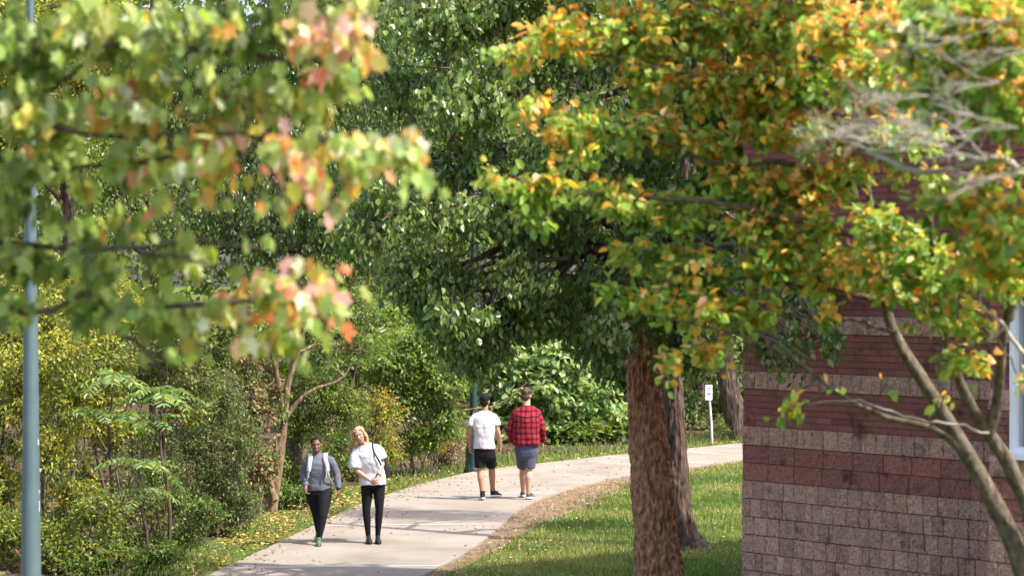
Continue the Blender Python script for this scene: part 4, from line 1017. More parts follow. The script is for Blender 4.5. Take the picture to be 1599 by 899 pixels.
# --- the big shade tree in the middle: ridged trunk, drooping green sprays
b0 = W(1030, 914, 30.0); b0[2] = 0
tr_pts = [b0 + A(0, 0, -.15), W(1030, 900, 30), W(1026, 850, 30), W(1019, 780, 30), W(1012, 700, 30.05), W(1006, 620, 30.1), W(1002, 540, 30.1), W(985, 400, 30.1), W(950, 250, 30), W(915, 100, 30), W(890, -60, 30)]
tr_rad = [.37, .325, .295, .268, .245, .228, .222, .19, .16, .12, .08]
hang = []
_rg = np.random.default_rng(23)
for (yy, x0, x1) in ((-50,620,1180),(25,600,1180),(95,640,1180),(165,560,1180),(235,590,1190),(300,560,1180),(365,560,1150),(430,610,1130),(490,660,800),(495,880,1120),(545,690,790),(550,930,1000),(560,1050,1085)):
    k = max(1, int((x1 - x0) / 105))
    for i in range(k):
        xx = x0 + (i + .5) * (x1 - x0) / k + _rg.normal(0, 22); dd = _rg.uniform(26.7, 28.4) + max(0, (xx - 900) / 250)
        small = .55 if yy > 480 else (.8 if yy > 400 else 1.0)
        hang.append(C(xx, yy + _rg.normal(0, 16), dd, _rg.uniform(.45, .75) * small, _rg.uniform(.5, .75) * small, _rg.uniform(.22, .36) * (.8 if yy > 480 else 1), _rg.uniform(.7, 1.3)))
hang += [C(700,440,27.6,.4,.4,.3,1.2), C(735,500,27.4,.4,.4,.3,1.3), C(752,545,27.5,.30,.35,.26,1.3), C(680,500,27.8,.3,.4,.28), C(800,480,27.8,.45,.4,.28), C(860,495,28.2,.4,.4,.25,.8), C(920,520,28.8,.4,.4,.28), C(650,450,27.8,.35,.4,.26), C(735,575,27.4,.18,.3,.16,1.2)]
hang += [C(1240,300,27.5,.6,.8,.7), C(1250,440,25.6,.4,.5,.4,.7), C(1240,545,24.9,.14,.2,.25,.9), C(1290,525,24.3,.12,.2,.22,.9), C(1200,520,26.4,.2,.3,.2)]
plant('shade_tree', 'large lawn tree with the thickest ridged brown trunk and drooping green sprays', 'tree', b0, (tr_pts, tr_rad), hang,
      nleaf=44000, L=(.055, .11), tbark='bark_twig', pal=[((.075,.125,.028), 3), ((.12,.185,.040), 4), ((.175,.245,.058), 3), ((.27,.34,.12), 2)], mat='leaf_gloss', bark='bark_plate', sides=150, disp=bark_disp(.036, 15, 4.2, 3), n_tr=520, frac=(.55, 1.0),
      style='weep', droop=.75, per=16, up=.75, nrand=.75, ratio=.74, cscale=.8, spread=.05, twig_r=.0035,
      extra=[(T([(985,400),(880,190),(800,70),(745,25),(690,-10),(600,-50)], [30.1,29.9,29.7,29.6,29.5,29.4]), [.10,.085,.075,.07,.06,.04])])
# --- second trunk, darker, behind it
b1 = W(1066, 856, 34.1); b1[2] = 0
plant('shade_tree', 'darker slender tree with a flared root base standing just behind the thick brown trunk', 'tree', b1,
      ([b1 + A(.10, 0, -.1), W(1070,848,34.1), W(1062,810,34.1), W(1058,740,34.15), W(1054,660,34.2), W(1051,580,34.2), W(1060,430,34.3), W(1075,250,34.4), W(1100,80,34.5), W(1110,-80,34.6)],
       [.34,.25,.195,.172,.16,.155,.145,.12,.10,.06]),
      [C(1150,150,36.5,1.1,.9,.8), C(1100,20,36.6,1.1,.9,.7), C(1190,420,36,.7,.7,.6), C(1120,480,36,.6,.7,.45)],
      nleaf=9000, L=(.06, .10), pal=DEEP, mat='leaf_gloss', bark='bark_dark', sides=72, disp=bark_disp(.034, 14, 4.0, 21), n_tr=260, style='weep', droop=.9, up=.6, ratio=.6, frac=(.6, 1))

# --- foreground maple, its trunk outside the frame on the left
mb_ = A(-3.7, 9.0, 0)
mclumps = [C(x, y, d, rx, .42, rz, w) for (x, y, d, rx, rz, w) in [
    (50,60,8.6,.26,.17,1),(190,45,8.4,.26,.15,1),(330,45,8.3,.24,.14,1),(450,40,8.2,.2,.13,.9),(545,50,8.1,.12,.16,.8),(570,110,8.0,.06,.08,.5),
    (80,170,8.7,.26,.15,1.1),(230,150,8.5,.26,.14,1),(380,150,8.3,.24,.13,1),(490,130,8.2,.16,.12,.9),
    (60,250,8.8,.22,.10,.9),(200,250,8.6,.22,.11,.9),(340,235,8.4,.2,.11,.9),(460,235,8.2,.18,.11,1),(560,240,8.0,.13,.10,1),(630,235,7.9,.09,.09,.9),(655,285,7.9,.055,.07,.6),(520,300,8.1,.10,.06,.5),
    (280,310,8.5,.14,.05,.5),(130,300,8.7,.14,.06,.5),(410,300,8.5,.08,.04,.35),
    (40,395,8.9,.2,.09,1.1),(150,405,8.8,.18,.09,1.1),(270,395,8.7,.16,.08,.9),(30,470,9,.14,.07,.8),(140,470,8.9,.16,.08,1.0),(240,480,8.7,.16,.09,1.1),(100,340,8.9,.16,.07,.8),(10,320,8.9,.16,.1,.9),(200,330,8.8,.14,.06,.6),(340,470,8.6,.14,.09,.9),(430,450,8.5,.13,.11,1.1),(500,440,8.4,.12,.10,1.1),
    (450,520,8.5,.11,.08,.9),(510,500,8.4,.06,.07,.6),(390,520,8.5,.08,.05,.5),(240,555,8.8,.06,.05,.5),(250,585,8.8,.03,.02,.25),(310,510,8.7,.10,.05,.5),(400,370,8.3,.05,.035,.3),(440,310,8.3,.06,.03,.3),(300,410,8.7,.05,.03,.3),
    (-160,100,9,.4,.3,1),(-160,350,9,.4,.25,1),(-350,200,9,.5,.45,1),(150,-110,8.6,.5,.2,1),(450,-100,8.3,.4,.2,1),(-500,0,9,.6,.5,1),(-600,-250,9,.8,.6,1)]]
def mbias(P, c, r): return np.clip((P[:, 0] - 3.7 + .95) * .25, -.12, .26) - .02
mdr = []
def brn(px, d, r): mdr.append((np.array([W(x, y, dd) for (x, y), dd in zip(px, d)]), r))
brn([(-765,200),(-250,130),(40,74),(160,72),(300,76),(410,88),(500,92),(560,60)], [9,8.8,8.5,8.4,8.3,8.3,8.2,8.1], [.055,.035,.017,.016,.014,.012,.010,.004])
brn([(-765,330),(-200,230),(0,190),(110,205),(230,212),(330,208),(480,215),(620,240)], [9,8.9,8.7,8.6,8.5,8.4,8.2,8], [.05,.03,.014,.012,.010,.009,.006,.003])
brn([(-765,480),(-200,380),(0,377),(120,388),(260,384),(330,378),(420,390)], [9,9,8.9,8.8,8.7,8.6,8.5], [.05,.025,.013,.012,.009,.008,.003])
brn([(-765,640),(-200,480),(0,470),(60,492),(130,462),(200,488),(300,476),(400,465),(500,450)], [9,9,9,8.9,8.8,8.7,8.6,8.5,8.4], [.05,.025,.014,.014,.013,.012,.011,.008,.003])
brn([(130,465),(190,520),(240,560),(255,590)], [8.8,8.8,8.8,8.8], [.009,.008,.006,.002])
brn([(-100,300),(60,270),(200,255),(340,240),(450,235)], [8.9,8.8,8.6,8.4,8.2], [.02,.010,.009,.007,.003])
brn([(0,190),(90,130),(180,60),(260,-40)], [8.7,8.6,8.5,8.4], [.010,.009,.007,.004])
brn([(220,395),(300,405),(330,412),(400,405)], [8.6,8.5,8.5,8.4], [.008,.006,.005,.002])

mroot = plant('maple_tree', 'blurred near maple with green, red and pink lobed leaves hanging across the upper left', 'tree', mb_,
      ([mb_, mb_ + A(.03, 0, 1.5), mb_ + A(.0, 0, 3), mb_ + A(.05, .1, 4.4), mb_ + A(.1, 0, 6.2)], [.15, .125, .11, .09, .04]), mclumps,
      nleaf=8200, L=(.05, .092), drawn=mdr, pal=MAPLE, mat='leaf_autumn', bark='bark_grey', limb=False, style='layer', tmpl=T_MAPLE, ratio=.62, droop=1.7, up=.40, nrand=.7, per=9, cscale=3.0, clumpy=.45,
      twig_r=.0022, spread=.03, bias_fn=mbias, jit=.2)
# --- orange and green tree on the right, several leaning stems
ob = W(1650, 1500, 13.5); ob[2] = 0
D0 = 13.5
oc = [C(x, y, d - (1.6 if x > 1440 and y < 420 else 0), rx * 1.1, .42, rz * 1.35, w) for (x, y, d, rx, rz, w) in [
    (800,85,13.2,.16,.06,.7),(880,60,13.3,.25,.11,1),(980,50,13.4,.3,.14,1),(1090,40,13.4,.32,.15,1),(1210,40,13.2,.32,.16,1),(1330,40,12.6,.3,.15,1),(1450,40,12,.3,.15,1),(1560,50,11.6,.28,.17,1),
    (1010,120,13.4,.25,.10,1),(1110,130,13.5,.3,.12,1),(1230,130,13.2,.3,.14,1),(1360,120,12.4,.28,.12,1),(1480,140,12,.25,.12,1),(1570,160,11.7,.22,.14,1),
    (830,175,13.2,.13,.07,.8),(900,200,13.3,.22,.10,1),(1000,205,13.5,.26,.10,1),(1090,215,13.5,.22,.09,.8),
    (790,290,13.1,.14,.06,.9),(860,300,13.2,.24,.08,1.1),(960,310,13.3,.26,.08,1.1),(1060,330,13.5,.26,.09,1),(830,345,13.2,.12,.05,.6),(900,245,13.3,.15,.06,.6),
    (1150,270,13.5,.25,.10,.9),(1240,210,13.2,.25,.10,.9),(1180,350,13.5,.26,.09,.9),(1280,350,13.3,.22,.08,.7),(1380,350,12.8,.22,.09,.8),(1490,320,12.4,.24,.09,.9),(1570,350,12.2,.2,.12,1),
    (1000,400,13.5,.2,.09,.8),(1090,420,13.5,.26,.10,1),(1010,470,13.5,.18,.08,.7),(1110,490,13.4,.26,.09,1),(1190,420,13.5,.24,.10,1),(1280,430,13.4,.24,.10,1),(1190,490,13.5,.2,.05,.6),(950,440,13.5,.10,.06,.4),
    (1390,440,13,.26,.09,1),(1480,430,12.8,.24,.10,1),(1560,430,12.5,.2,.12,1),(1450,490,12.9,.16,.06,.7),(1300,490,13.3,.15,.04,.5),(1520,500,12.8,.14,.07,.8),
    (1480,560,12.9,.11,.07,.7),(1540,570,12.9,.09,.05,.5),(1590,590,12.8,.06,.06,.4),
    (1250,640,13.2,.10,.05,.55),(1225,655,13.2,.05,.035,.3),(1305,600,13.3,.05,.03,.2),(1385,600,13.2,.05,.03,.15),(1480,620,13,.05,.04,.3),
    (1040,560,13.5,.13,.05,.55),(1110,548,13.5,.17,.05,.8),(1050,598,13.5,.08,.025,.3),(1150,585,13.5,.06,.03,.2),
    (1200,300,13.6,.25,.12,1.3),(1180,180,13.6,.2,.16,1.2),(1190,90,13.6,.2,.14,1.0),(1240,160,13.5,.22,.14,1.1),(1210,400,13.6,.2,.12,1.0),(1260,290,13.5,.22,.12,1.0),(1330,270,13.4,.25,.08,.7),(1420,210,13,.25,.12,1),(1340,200,13.4,.25,.12,.9),(1300,60,13.5,.3,.2,1),(1400,90,13.2,.3,.2,1),(1520,100,12.6,.3,.2,1),(1440,270,12.9,.2,.06,.4),(1530,400,12.6,.22,.10,1),(1430,390,12.9,.22,.08,.9),(1330,400,13.3,.22,.08,.8),(1240,390,13.4,.22,.08,.8),(1560,270,12.6,.18,.08,.6),(900,-60,13.4,.4,.15,1),(1080,-70,13.4,.5,.18,1),(1270,-80,13,.5,.2,1),(1450,-70,12.4,.5,.2,1),(1620,-60,12,.4,.25,1),(1680,150,12,.3,.3,1),(1700,400,12.3,.3,.3,1)]]
def obias(P, c, r): return np.clip((P[:, 2] - c[2]) / r[2] * .17, -.2, .28) + .01
odr = []
def obr(px, d, r): odr.append((np.array([W(x, y, dd) for (x, y), dd in zip(px, np.broadcast_to(d, len(px)))]), r))
obr([(1512,712),(1462,672),(1405,655),(1360,642),(1300,608),(1240,560),(1165,527),(1080,505),(1000,490)], 13.3, [.020,.018,.016,.014,.012,.010,.008,.006,.003])
obr([(1380,470),(1290,452),(1200,440),(1100,428),(1000,410)], 13.4, [.02,.016,.012,.009,.003])
obr([(1350,370),(1250,345),(1130,318),(1000,308),(880,300),(790,292)], 13.3, [.022,.018,.014,.011,.008,.003])
obr([(1330,290),(1230,255),(1120,255),(1010,215),(900,200),(830,180)], 13.4, [.02,.016,.013,.010,.007,.003])
obr([(1310,180),(1200,130),(1080,120),(960,90),(860,85),(770,92)], 13.3, [.018,.015,.012,.009,.006,.003])
obr([(1300,120),(1230,60),(1120,20),(1000,-30)], 13.2, [.015,.012,.009,.005])
obr([(1460,450),(1420,430),(1380,350),(1300,345)], 13, [.016,.012,.009,.004])
obr([(1210,430),(1160,380),(1110,350),(1040,340)], 13.4, [.012,.010,.008,.003])
obr([(1262,560),(1200,520),(1120,525),(1060,555)], 13.3, [.010,.008,.006,.003])
obr([(1400,520),(1330,500),(1250,495),(1180,492)], 13.3, [.013,.010,.007,.003])
obr([(1376,455),(1360,380),(1362,330),(1350,280)], 13.6, [.02,.02,.018,.012])
obr([(1599,130),(1500,85),(1440,62),(1360,50),(1250,60)], [11.4,11.6,11.8,12.2,12.8], [.012,.010,.008,.006,.003])
obr([(1600,440),(1560,520),(1500,540),(1450,500)], 12.6, [.014,.010,.007,.003])
oroot = plant('serviceberry_tree', 'orange and green autumn tree with leaning stems in front of the brick building', 'tree', ob,
      (T([(1655,1500),(1640,1150),(1622,960),(1592,870),(1505,700),(1440,592),(1396,520),(1376,450),(1350,370),(1330,280),(1300,150),(1290,0)], D0), [.09,.08,.07,.060,.046,.037,.030,.026,.022,.018,.012,.007]), oc,
      nleaf=31500, L=(.048, .080), drawn=odr, pal=ORANGE, mat='leaf_autumn', bark='bark_grey', sides=18, disp=bark_disp(.004, 8, 6, 44), n_tr=90, limb=False, style='layer', droop=.30, up=.9, nrand=.65, per=11, ratio=.70, cscale=2.4, clumpy=.35,
      twig_r=.002, spread=.03, bias_fn=obias,
      extra=[(T([(1665,1500),(1660,1100),(1625,840),(1565,705),(1543,672),(1502,615),(1482,560),(1462,450),(1450,300)], [D0,D0,D0-.1,D0-.2,D0-.25,D0-.3,D0-.4,D0-.6,D0-1]), [.08,.066,.050,.041,.037,.028,.023,.018,.011]),
             (T([(1543,675),(1556,635),(1561,590),(1566,520),(1590,430),(1600,330)], [D0-.25,D0-.3,D0-.4,D0-.6,D0-.9,D0-1.2]), [.036,.031,.027,.022,.017,.01])])
def pal_br(px, d, r):
    q = MB(); p_, r_ = smooth_path(np.array([W(x, y, dd) for (x, y), dd in zip(px, np.broadcast_to(d, len(px)))]) - ob, r, 22)
    p_[1:-1] += RNG.normal(0, .006, (20, 3)); q.tube(p_, r_, 7); q.build('pale_branch', M['bark_silver'], oroot, True)
pal_br([(1545,676),(1482,661),(1435,655),(1388,640),(1330,622),(1262,632)], 13.2, [.008,.007,.006,.005,.004,.002])
pal_br([(1760,340),(1660,290),(1599,272),(1545,246),(1502,262),(1440,268),(1385,252),(1330,222)], [11.4,11.2,11,10.8,10.7,10.7,10.8,11], [.034,.030,.025,.020,.015,.013,.011,.004])
pal_br([(1545,246),(1490,226),(1425,222)], 10.8, [.014,.011,.004]); pal_br([(1575,262),(1520,280),(1480,296)], 10.9, [.012,.010,.005])
pal_br([(1640,600),(1590,540),(1560,500),(1530,470),(1540,430)], 12.5, [.014,.012,.010,.007,.003])
def fork(p, d, ln, r, lev):
    e = p + d * ln; m = (p + e) / 2 + RNG.normal(0, ln * .06, 3); q.tube([p, m, e], [r, r * .8, r * .55], 4, cap=False)
    if lev:
        for k in range(int(RNG.integers(2, 4))):
            s = m + (e - m) * RNG.uniform(0, 1); fork(s, unit(d + RNG.normal(0, .45, 3) * A(1, 1, .8)), ln * RNG.uniform(.45, .75), r * .6, lev - 1)
for (x, y, d, ln) in ((1540,250,9.6,.22),(1480,228,9.4,.22),(1420,235,9.4,.2),(1360,225,9.6,.2),(1590,200,9.2,.2),(1560,130,9.2,.2),(1610,80,9.2,.22),(1500,60,9.6,.2),(1580,30,9.0,.2),(1450,150,9.7,.18),(1620,260,9.0,.22),(1510,215,9.0,.22),(1450,200,9.2,.22),(1390,205,9.3,.18),(1520,180,9.2,.18),(1330,205,9.8,.16)):
    p0 = W(x, y, d) - ob
    q = MB()
    for k in range(3): fork(p0, unit(A(-1, RNG.normal(0, .3), RNG.normal(.10, .30))), ln * RNG.uniform(.7, 1.1), .0024, 3)
    q.build('bare_twigs', M['bark_silver'], oroot, True)

# --- trunk beyond the path at the right
b3 = G(1146, 686); b3[2] = 0
plant('shade_tree', 'leaning brown trunk beyond the far path next to the white sign', 'tree', b3,
      ([b3 + A(.14, 0, -.1), b3 + A(.06, 0, .4), b3 + A(-.08, 0, 1.0), b3 + A(-.20, 0, 1.7), b3 + A(-.25, 0, 3), b3 + A(-.1, 0, 5), b3 + A(.1, 0, 8)], [.36, .29, .26, .24, .22, .18, .1]),
      [C(1120,480,57,1.4,1.5,1), C(1200,350,57,1.8,1.8,1.4), C(1050,330,57.5,1.6,1.6,1.2), C(1150,180,57,2,2,1.4), C(1250,480,56.5,1.3,1.3,1)],
      nleaf=9000, L=(.09, .14), pal=GREEN, bark='bark_dark', sides=48, disp=bark_disp(.03, 9, 1.6, 61), n_tr=140, style='weep', droop=.7)

# --- tall trees behind: a row of crowns beyond the path and the left thicket
bgt = [  # px, d, crown centre z, radii, palette, L, n, label
    (-70, 47, 7.0, (2.6,2.6,4.4), YGREEN, (.08,.13), 15000, 'yellow green tree at the far left edge behind the blue grey lamp post', 'leaf'),
    (95, 45, 7.6, (2.0,2.2,4.0), YGREEN, (.07,.12), 14000, 'bright yellow tall tree seen through the maple just right of the blue grey post', 'leaf'),
    (240, 52, 7.5, (2.4,2.6,5.0), GREEN, (.08,.13), 14000, 'mid green tall tree between the yellow tree and the dark drooping tree', 'leaf'),
    (545, 56, 7.2, (2.2,2.4,5.2), GREEN, (.09,.14), 14000, 'green tall tree rising behind the two women', 'leaf'),
    (690, 58, 8.4, (2.2,2.4,5.0), GREEN[1:], (.09,.14), 13000, 'light green tall tree behind the drooping sprays above the dark lamp post', 'leaf'),
    (840, 66, 8.6, (2.8,2.8,5.4), DEEP, (.11,.16), 13000, 'deep green tall tree at the back above the pale broad leaved bush', 'leaf'),
    (985, 64, 7.5, (2.6,2.6,5.4), YGREEN[:2] + GREEN, (.11,.16), 12000, 'yellowing tall tree at the back, half hidden by the thick brown trunk', 'leaf'),
    (1090, 67, 7.0, (2.4,2.4,5.6), DEEP, (.11,.16), 12000, 'dark tall tree in the shade behind the white sign', 'leaf'),
    (1230, 66, 8.5, (2.8,2.6,5.0), GREEN, (.12,.17), 9000, 'green tall tree behind the corner of the brick building', 'leaf'),
    (1420, 70, 9.0, (3.4,3,5), GREEN, (.13,.18), 7000, 'green tall tree rising behind the brick building roof', 'leaf')]
for i, (px, d, cz, R, pal, L, n, lab, mt) in enumerate(bgt):
    bx = (px - 799.5) * d / FPX; base = A(bx, d, 0)
    cl = crown_clumps((bx, d, cz), A(*R), 15, 100 + i)
    cl += [(A(bx + RNG.uniform(-1.2, 1.2), d - .5, RNG.uniform(1.2, 3)), A(1.1, 1, 1.0), .6) for _ in range(4)]
    rt = .13 + .02 * (i % 4)
    plant('background_tree', lab, 'tree', base, ([base, base + A(.1, 0, 2), base + A(RNG.uniform(-.3,.3), 0, cz), base + A(RNG.uniform(-.5,.5), 0, cz + R[2] * .7)], [rt, rt * .85, rt * .55, .04]),
          cl, nleaf=int(n * 1.7), L=L, pal=pal, mat=mt, group='tall trees behind the path', tmpl=T_QUAD, ratio=.6, droop=.45, per=40, up=.8, cscale=.6, twig_r=.012, spread=.14, bark='bark_dark', n_tr=14)
# dark drooping tree left of the shade tree
b4 = A((455 - 799.5) * 43 / FPX, 43, 0)
plant('weeping_tree', 'dark drooping tree in shade behind the maple leaves above the two women', 'tree', b4,
      ([b4, b4 + A(.1, .2, 2.2), b4 + A(.0, .2, 4.5), b4 + A(.3, 0, 8)], [.16, .14, .11, .04]),
      [C(420,330,42.5,1.3,1.2,.8), C(520,330,42,1.2,1.2,.9), C(330,350,43,1.1,1,.6), C(470,230,43,1.6,1.4,1), C(350,220,43.5,1.4,1.4,1), C(570,200,43,1.3,1.3,1.2), C(520,90,43,1.5,1.4,1), C(400,80,43.5,1.6,1.5,1), C(580,400,42,.7,.8,.7), C(280,110,44,1.4,1.3,.9), C(600,0,43.5,1.2,1.2,.7,.5), C(430,-60,43.5,1.8,1.6,.8), C(260,400,42.5,.7,.8,.35,.6)],
      nleaf=34000, L=(.07,.115), pal=DEEP, mat='leaf_gloss', style='weep', droop=1.0, up=.5, nrand=.7, per=24, tmpl=T_OVAL, spread=.06, bark='bark_dark', frac=(.5, 1))

# --- pale forked tree beside the women, with its curved bare limb
b5 = G(425, 800); b5[2] = 0; d5 = b5[1]
plant('forked_tree', 'small pale barked forked tree with a curved bare limb left of the women', 'tree', b5,
      ([b5 + A(-.05, 0, -.1), W(427,775,d5), W(434,730,d5), W(440,690,d5), W(445,640,d5), W(450,600,d5), W(462,560,d5), W(480,500,d5), W(500,430,d5)], [.115,.095,.08,.07,.064,.058,.045,.032,.018]),
      [C(440,640,d5-.35,.35,.2,.25,.3), C(415,700,d5-.35,.25,.2,.25,.25), C(400,520,d5,.7,.6,.35), C(470,500,d5+.4,.8,.7,.4), C(540,480,d5+.6,.7,.7,.45), C(340,560,d5+.3,.5,.6,.25), C(560,540,d5+1,.5,.6,.35)],
      nleaf=6500, L=(.045,.075), pal=GREEN, bark='bark_pale', sides=20, disp=bark_disp(.012, 7, 3, 71), n_tr=60, droop=.5, per=22,
      extra=[(T([(445,655),(455,640),(470,622),(495,606),(525,596),(540,584),(548,570)], d5 - .1), [.042,.038,.034,.028,.023,.016,.008]),
             (T([(538,588),(528,578),(524,566)], d5 - .1), [.018,.014,.008]),
             (T([(444,650),(437,610),(430,575),(420,530),(405,480)], d5), [.06,.05,.042,.03,.018]),
             (T([(428,780),(420,740),(432,700),(442,672)], d5 - .08), [.07,.05,.045,.04])])
# vine laden saplings
def sapling(px0, py0, px1, py1, r, lab, pal, n, bark='bark_twig', lean=0):
    b = G(px0, py0); b[2] = 0; d = b[1]
    plant('sapling', lab, 'tree', b, ([b, W(px0 + lean, (py0 * 2 + py1) / 3, d), W((px0 + px1) / 2 - lean, (py0 + py1 * 2) / 3, d), W(px1, py1, d)], [r, r * .85, r * .6, r * .3]),
          [C(px1, py1, d, .5, .5, .3), C(px1 + 25, py1 + 50, d + .1, .35, .4, .25), C((px0 + px1) / 2 - 20, (py0 + py1) / 2, d, .28, .3, .3, .5)], nleaf=n, L=(.05, .085), pal=pal, bark=bark, droop=.5, per=16, limb_r=.4, group='saplings in the thicket')
sapling(405, 802, 385, 560, .035, 'thin leaning reddish sapling with dead vines beside the forked pale trunk', BROWN + OLIVE, 1400, 'bark_pale', 6)
sapling(352, 815, 335, 610, .03, 'dark straight sapling half way between lamp post and forked tree', OLIVE, 1300, 'bark_dark', -4)
sapling(255, 850, 262, 590, .045, 'dark trunked sapling right of the big feathery leaves', OLIVE + YGREEN, 1500, 'bark_dark', 4)
sapling(160, 865, 148, 620, .03, 'slim dark sapling left of the feathery leaves near the lamp post', YGREEN, 1600, 'bark_dark', 5)
sapling(2, 880, 8, 640, .04, 'dark trunk at the very left edge left of the blue grey post', YGREEN, 1500, 'bark_dark', 3)

# --- saplings with long feathery compound leaves
def compound(mb, tw, base, dirv, length, npair, pal, droop=.35, wl=.28):
    n = npair * 2 + 1
    t = np.linspace(.18, 1, npair + 1); up = A(0, 0, 1); dirv = unit(np.asarray(dirv, float)); side = unit(np.cross(dirv, up))
    def at(s): return base + dirv * length * s - up * droop * length * (np.asarray(s) ** 2)
    tt = np.linspace(0, 1, 7); rp = np.array([at(s) for s in tt]); tw.tube(rp, np.linspace(.006, .002, 7), 4, cap=False)
    P, D, N_ = [], [], []
    for i, s in enumerate(t):
        p_ = at(s); tang = unit(at(min(s + .02, 1.02)) - at(s - .02)); nrm = np.cross(side, tang)
        for sg_ in (-1, 1):
            P.append(p_); D.append(tang * .45 + side * sg_ - up * .25); N_.append(nrm + RNG.normal(0, .15, 3))
    P.append(at(1.0)); D.append(unit(at(1.0) - at(.95))); N_.append(up)
    P, D, N_ = map(np.array, (P, D, N_)); k = len(P)
    Ls = length * wl * RNG.uniform(.85, 1.1, k); Ls[-3:] *= .8
    put_leaves(mb, P, D, N_, Ls, Ls * .30, T_OVAL, pick_cols(P, pal, .3, 2, .1))
LIGHT = [((.15,.24,.07), 3), ((.22,.32,.10), 3), ((.30,.35,.06), 1)]
def feather(px, py, tiers, lab, d=None, pal=LIGHT, group='saplings with feathery leaves', r=.03):
    b = G(px, py); b[2] = 0; d = b[1]
    root = thing('feathery_sapling', tuple(b), lab, 'tree', group)
    tm, lm, tw = MB(), MB(), MB()
    top = W(tiers[0][0], tiers[0][1], d) - b
    q1, q2 = smooth_path([A(0,0,0), top * .35 + A(.05,0,0), top * .7 - A(.04,0,0), top], [r, r * .8, r * .6, r * .3], 14); tm.tube(q1, q2, 8)
    for (x, y, k, ln) in tiers:
        c = W(x, y, d) - b; c = c + A(0, 0, 0)
        if np.linalg.norm(c[:2] - q1[np.argmin(abs(q1[:, 2] - c[2]))][:2]) > .05:
            tw.tube(curve(q1[np.argmin(abs(q1[:, 2] - c[2] + .25))], c, 5), [.014,.012,.011,.009,.006], 5, cap=False)
        for i in range(k):
            a = 2 * PI * (i + RNG.uniform(-.2, .2)) / k; compound(lm, tw, c + A(0, 0, RNG.uniform(-.08, .05)), A(math.cos(a), math.sin(a), RNG.uniform(.15, .6)), ln * RNG.uniform(.8, 1.1), int(RNG.integers(6, 9)), pal, RNG.uniform(.3, .6))
    tm.build('trunk', M['bark_dark'], root, True); tw.build('leaf_stalks', M['bark_twig'], root, True); lm.build('foliage', M['leaf'], root)
feather(225, 888, [(218,722,10,.55),(226,765,7,.45)], 'lowest feathery leaved sapling with one tier of long pale leaves near the grass')
feather(262, 884, [(252,612,9,.58),(205,650,8,.52),(235,660,7,.5)], 'taller feathery leaved sapling with long hanging leaflets right of the lamp post')
feather(165, 886, [(178,590,9,.6),(140,640,7,.5)], 'feathery leaved sapling nearest the lamp post with drooping bright leaflets')
feather(560, 758, [(555,560,9,.75),(520,520,8,.7),(600,520,8,.7)], 'feathery dark green sapling behind the blonde woman', pal=GREEN[1:])
feather(500, 770, [(590,470,8,.7),(470,590,7,.6)], 'feathery sapling growing between the forked tree and the women', pal=GREEN)

# --- shrubs of the thicket
def shrub(px, py, lab, blobs, n, L, pal, name='shrub', mat='leaf', cat='shrub', stems=7, bark='bark_twig', **kw):
    """px, py: where it stands; blobs: (px, py, rx, ry, rz[, weight]) in the depth of its base"""
    b = G(px, py); b[2] = 0; d = b[1]
    cl = [C(x, y, d + RNG.uniform(-.15, .25), rx, ry, rz, *w) for (x, y, rx, ry, rz, *w) in blobs]
    root = thing(name, tuple(b), lab, cat, kw.pop('group', None))
    tm, lm = MB(), MB(); cl2 = [(c[0] - b, *c[1:]) for c in cl]
    for i in range(stems):
        c = cl2[i % len(cl2)]; e = c[0] + RNG.normal(0, .25, 3) * c[1]; s = A(RNG.normal(0, .18), RNG.normal(0, .12), 0) + A(e[0] * .3, 0, 0)
        p_ = curve(s, e, 7, jit=.05, up=.08); tm.tube(p_, np.linspace(.018, .005, 7), 5, cap=False)
    kw.setdefault('per', 18); kw.setdefault('droop', .4)
    crown(lm, tm, cl2, n, L, pal=pal, **kw)
    tm.build('stems', M[bark], root, True); lm.build('foliage', M[mat], root)
    return root
shrub(25, 885, 'tall yellow green shrub around the foot of the blue grey lamp post', [(20,600,.7,.6,.7),(95,560,.6,.6,.5),(0,760,.5,.5,.6),(-60,680,.6,.6,.9),(80,700,.5,.5,.5),(20,850,.4,.4,.35,.7)], 11000, (.045,.075), YGREEN, per=22)
shrub(110, 872, 'yellow leaved shrub right of the lamp post with drooping bright sprays', [(100,640,.6,.6,.55),(110,780,.4,.4,.35),(95,830,.4,.4,.3),(150,560,.6,.6,.4),(140,500,.6,.6,.4),(60,490,.6,.5,.4)], 9500, (.045,.08), YGREEN, per=22)
shrub(200, 858, 'olive tangled shrub under the feathery leaves', [(230,560,.7,.6,.5),(180,680,.5,.5,.5),(230,800,.5,.4,.4),(170,830,.4,.4,.25),(300,600,.5,.5,.5),(280,520,.6,.6,.4)], 8000, (.04,.07), OLIVE + YGREEN[:2], per=20)
shrub(325, 838, 'dark grey green fine leaved shrub left of the path edge', [(300,700,.5,.5,.5),(340,760,.55,.45,.5),(370,690,.45,.45,.5),(290,790,.5,.4,.4),(380,790,.35,.4,.4),(330,820,.5,.3,.25),(345,620,.5,.5,.4)], 13000, (.035,.06), OLIVE[:3] + DEEP[1:3], per=26)
shrub(400, 806, 'brown leaved tangle of dying vines beside the forked tree', [(395,640,.35,.3,.5),(405,730,.3,.3,.4),(365,620,.3,.3,.4,.6)], 1900, (.05,.09), BROWN + OLIVE[1:3], mat='dry', droop=.9, per=9)
shrub(470, 772, 'green leafy shrub right behind the woman in grey', [(470,660,.55,.5,.5),(500,610,.6,.5,.5),(450,730,.4,.4,.35),(520,700,.5,.4,.45),(540,640,.55,.5,.5),(480,760,.35,.3,.2)], 9500, (.04,.07), GREEN + YGREEN[1:2], per=20)
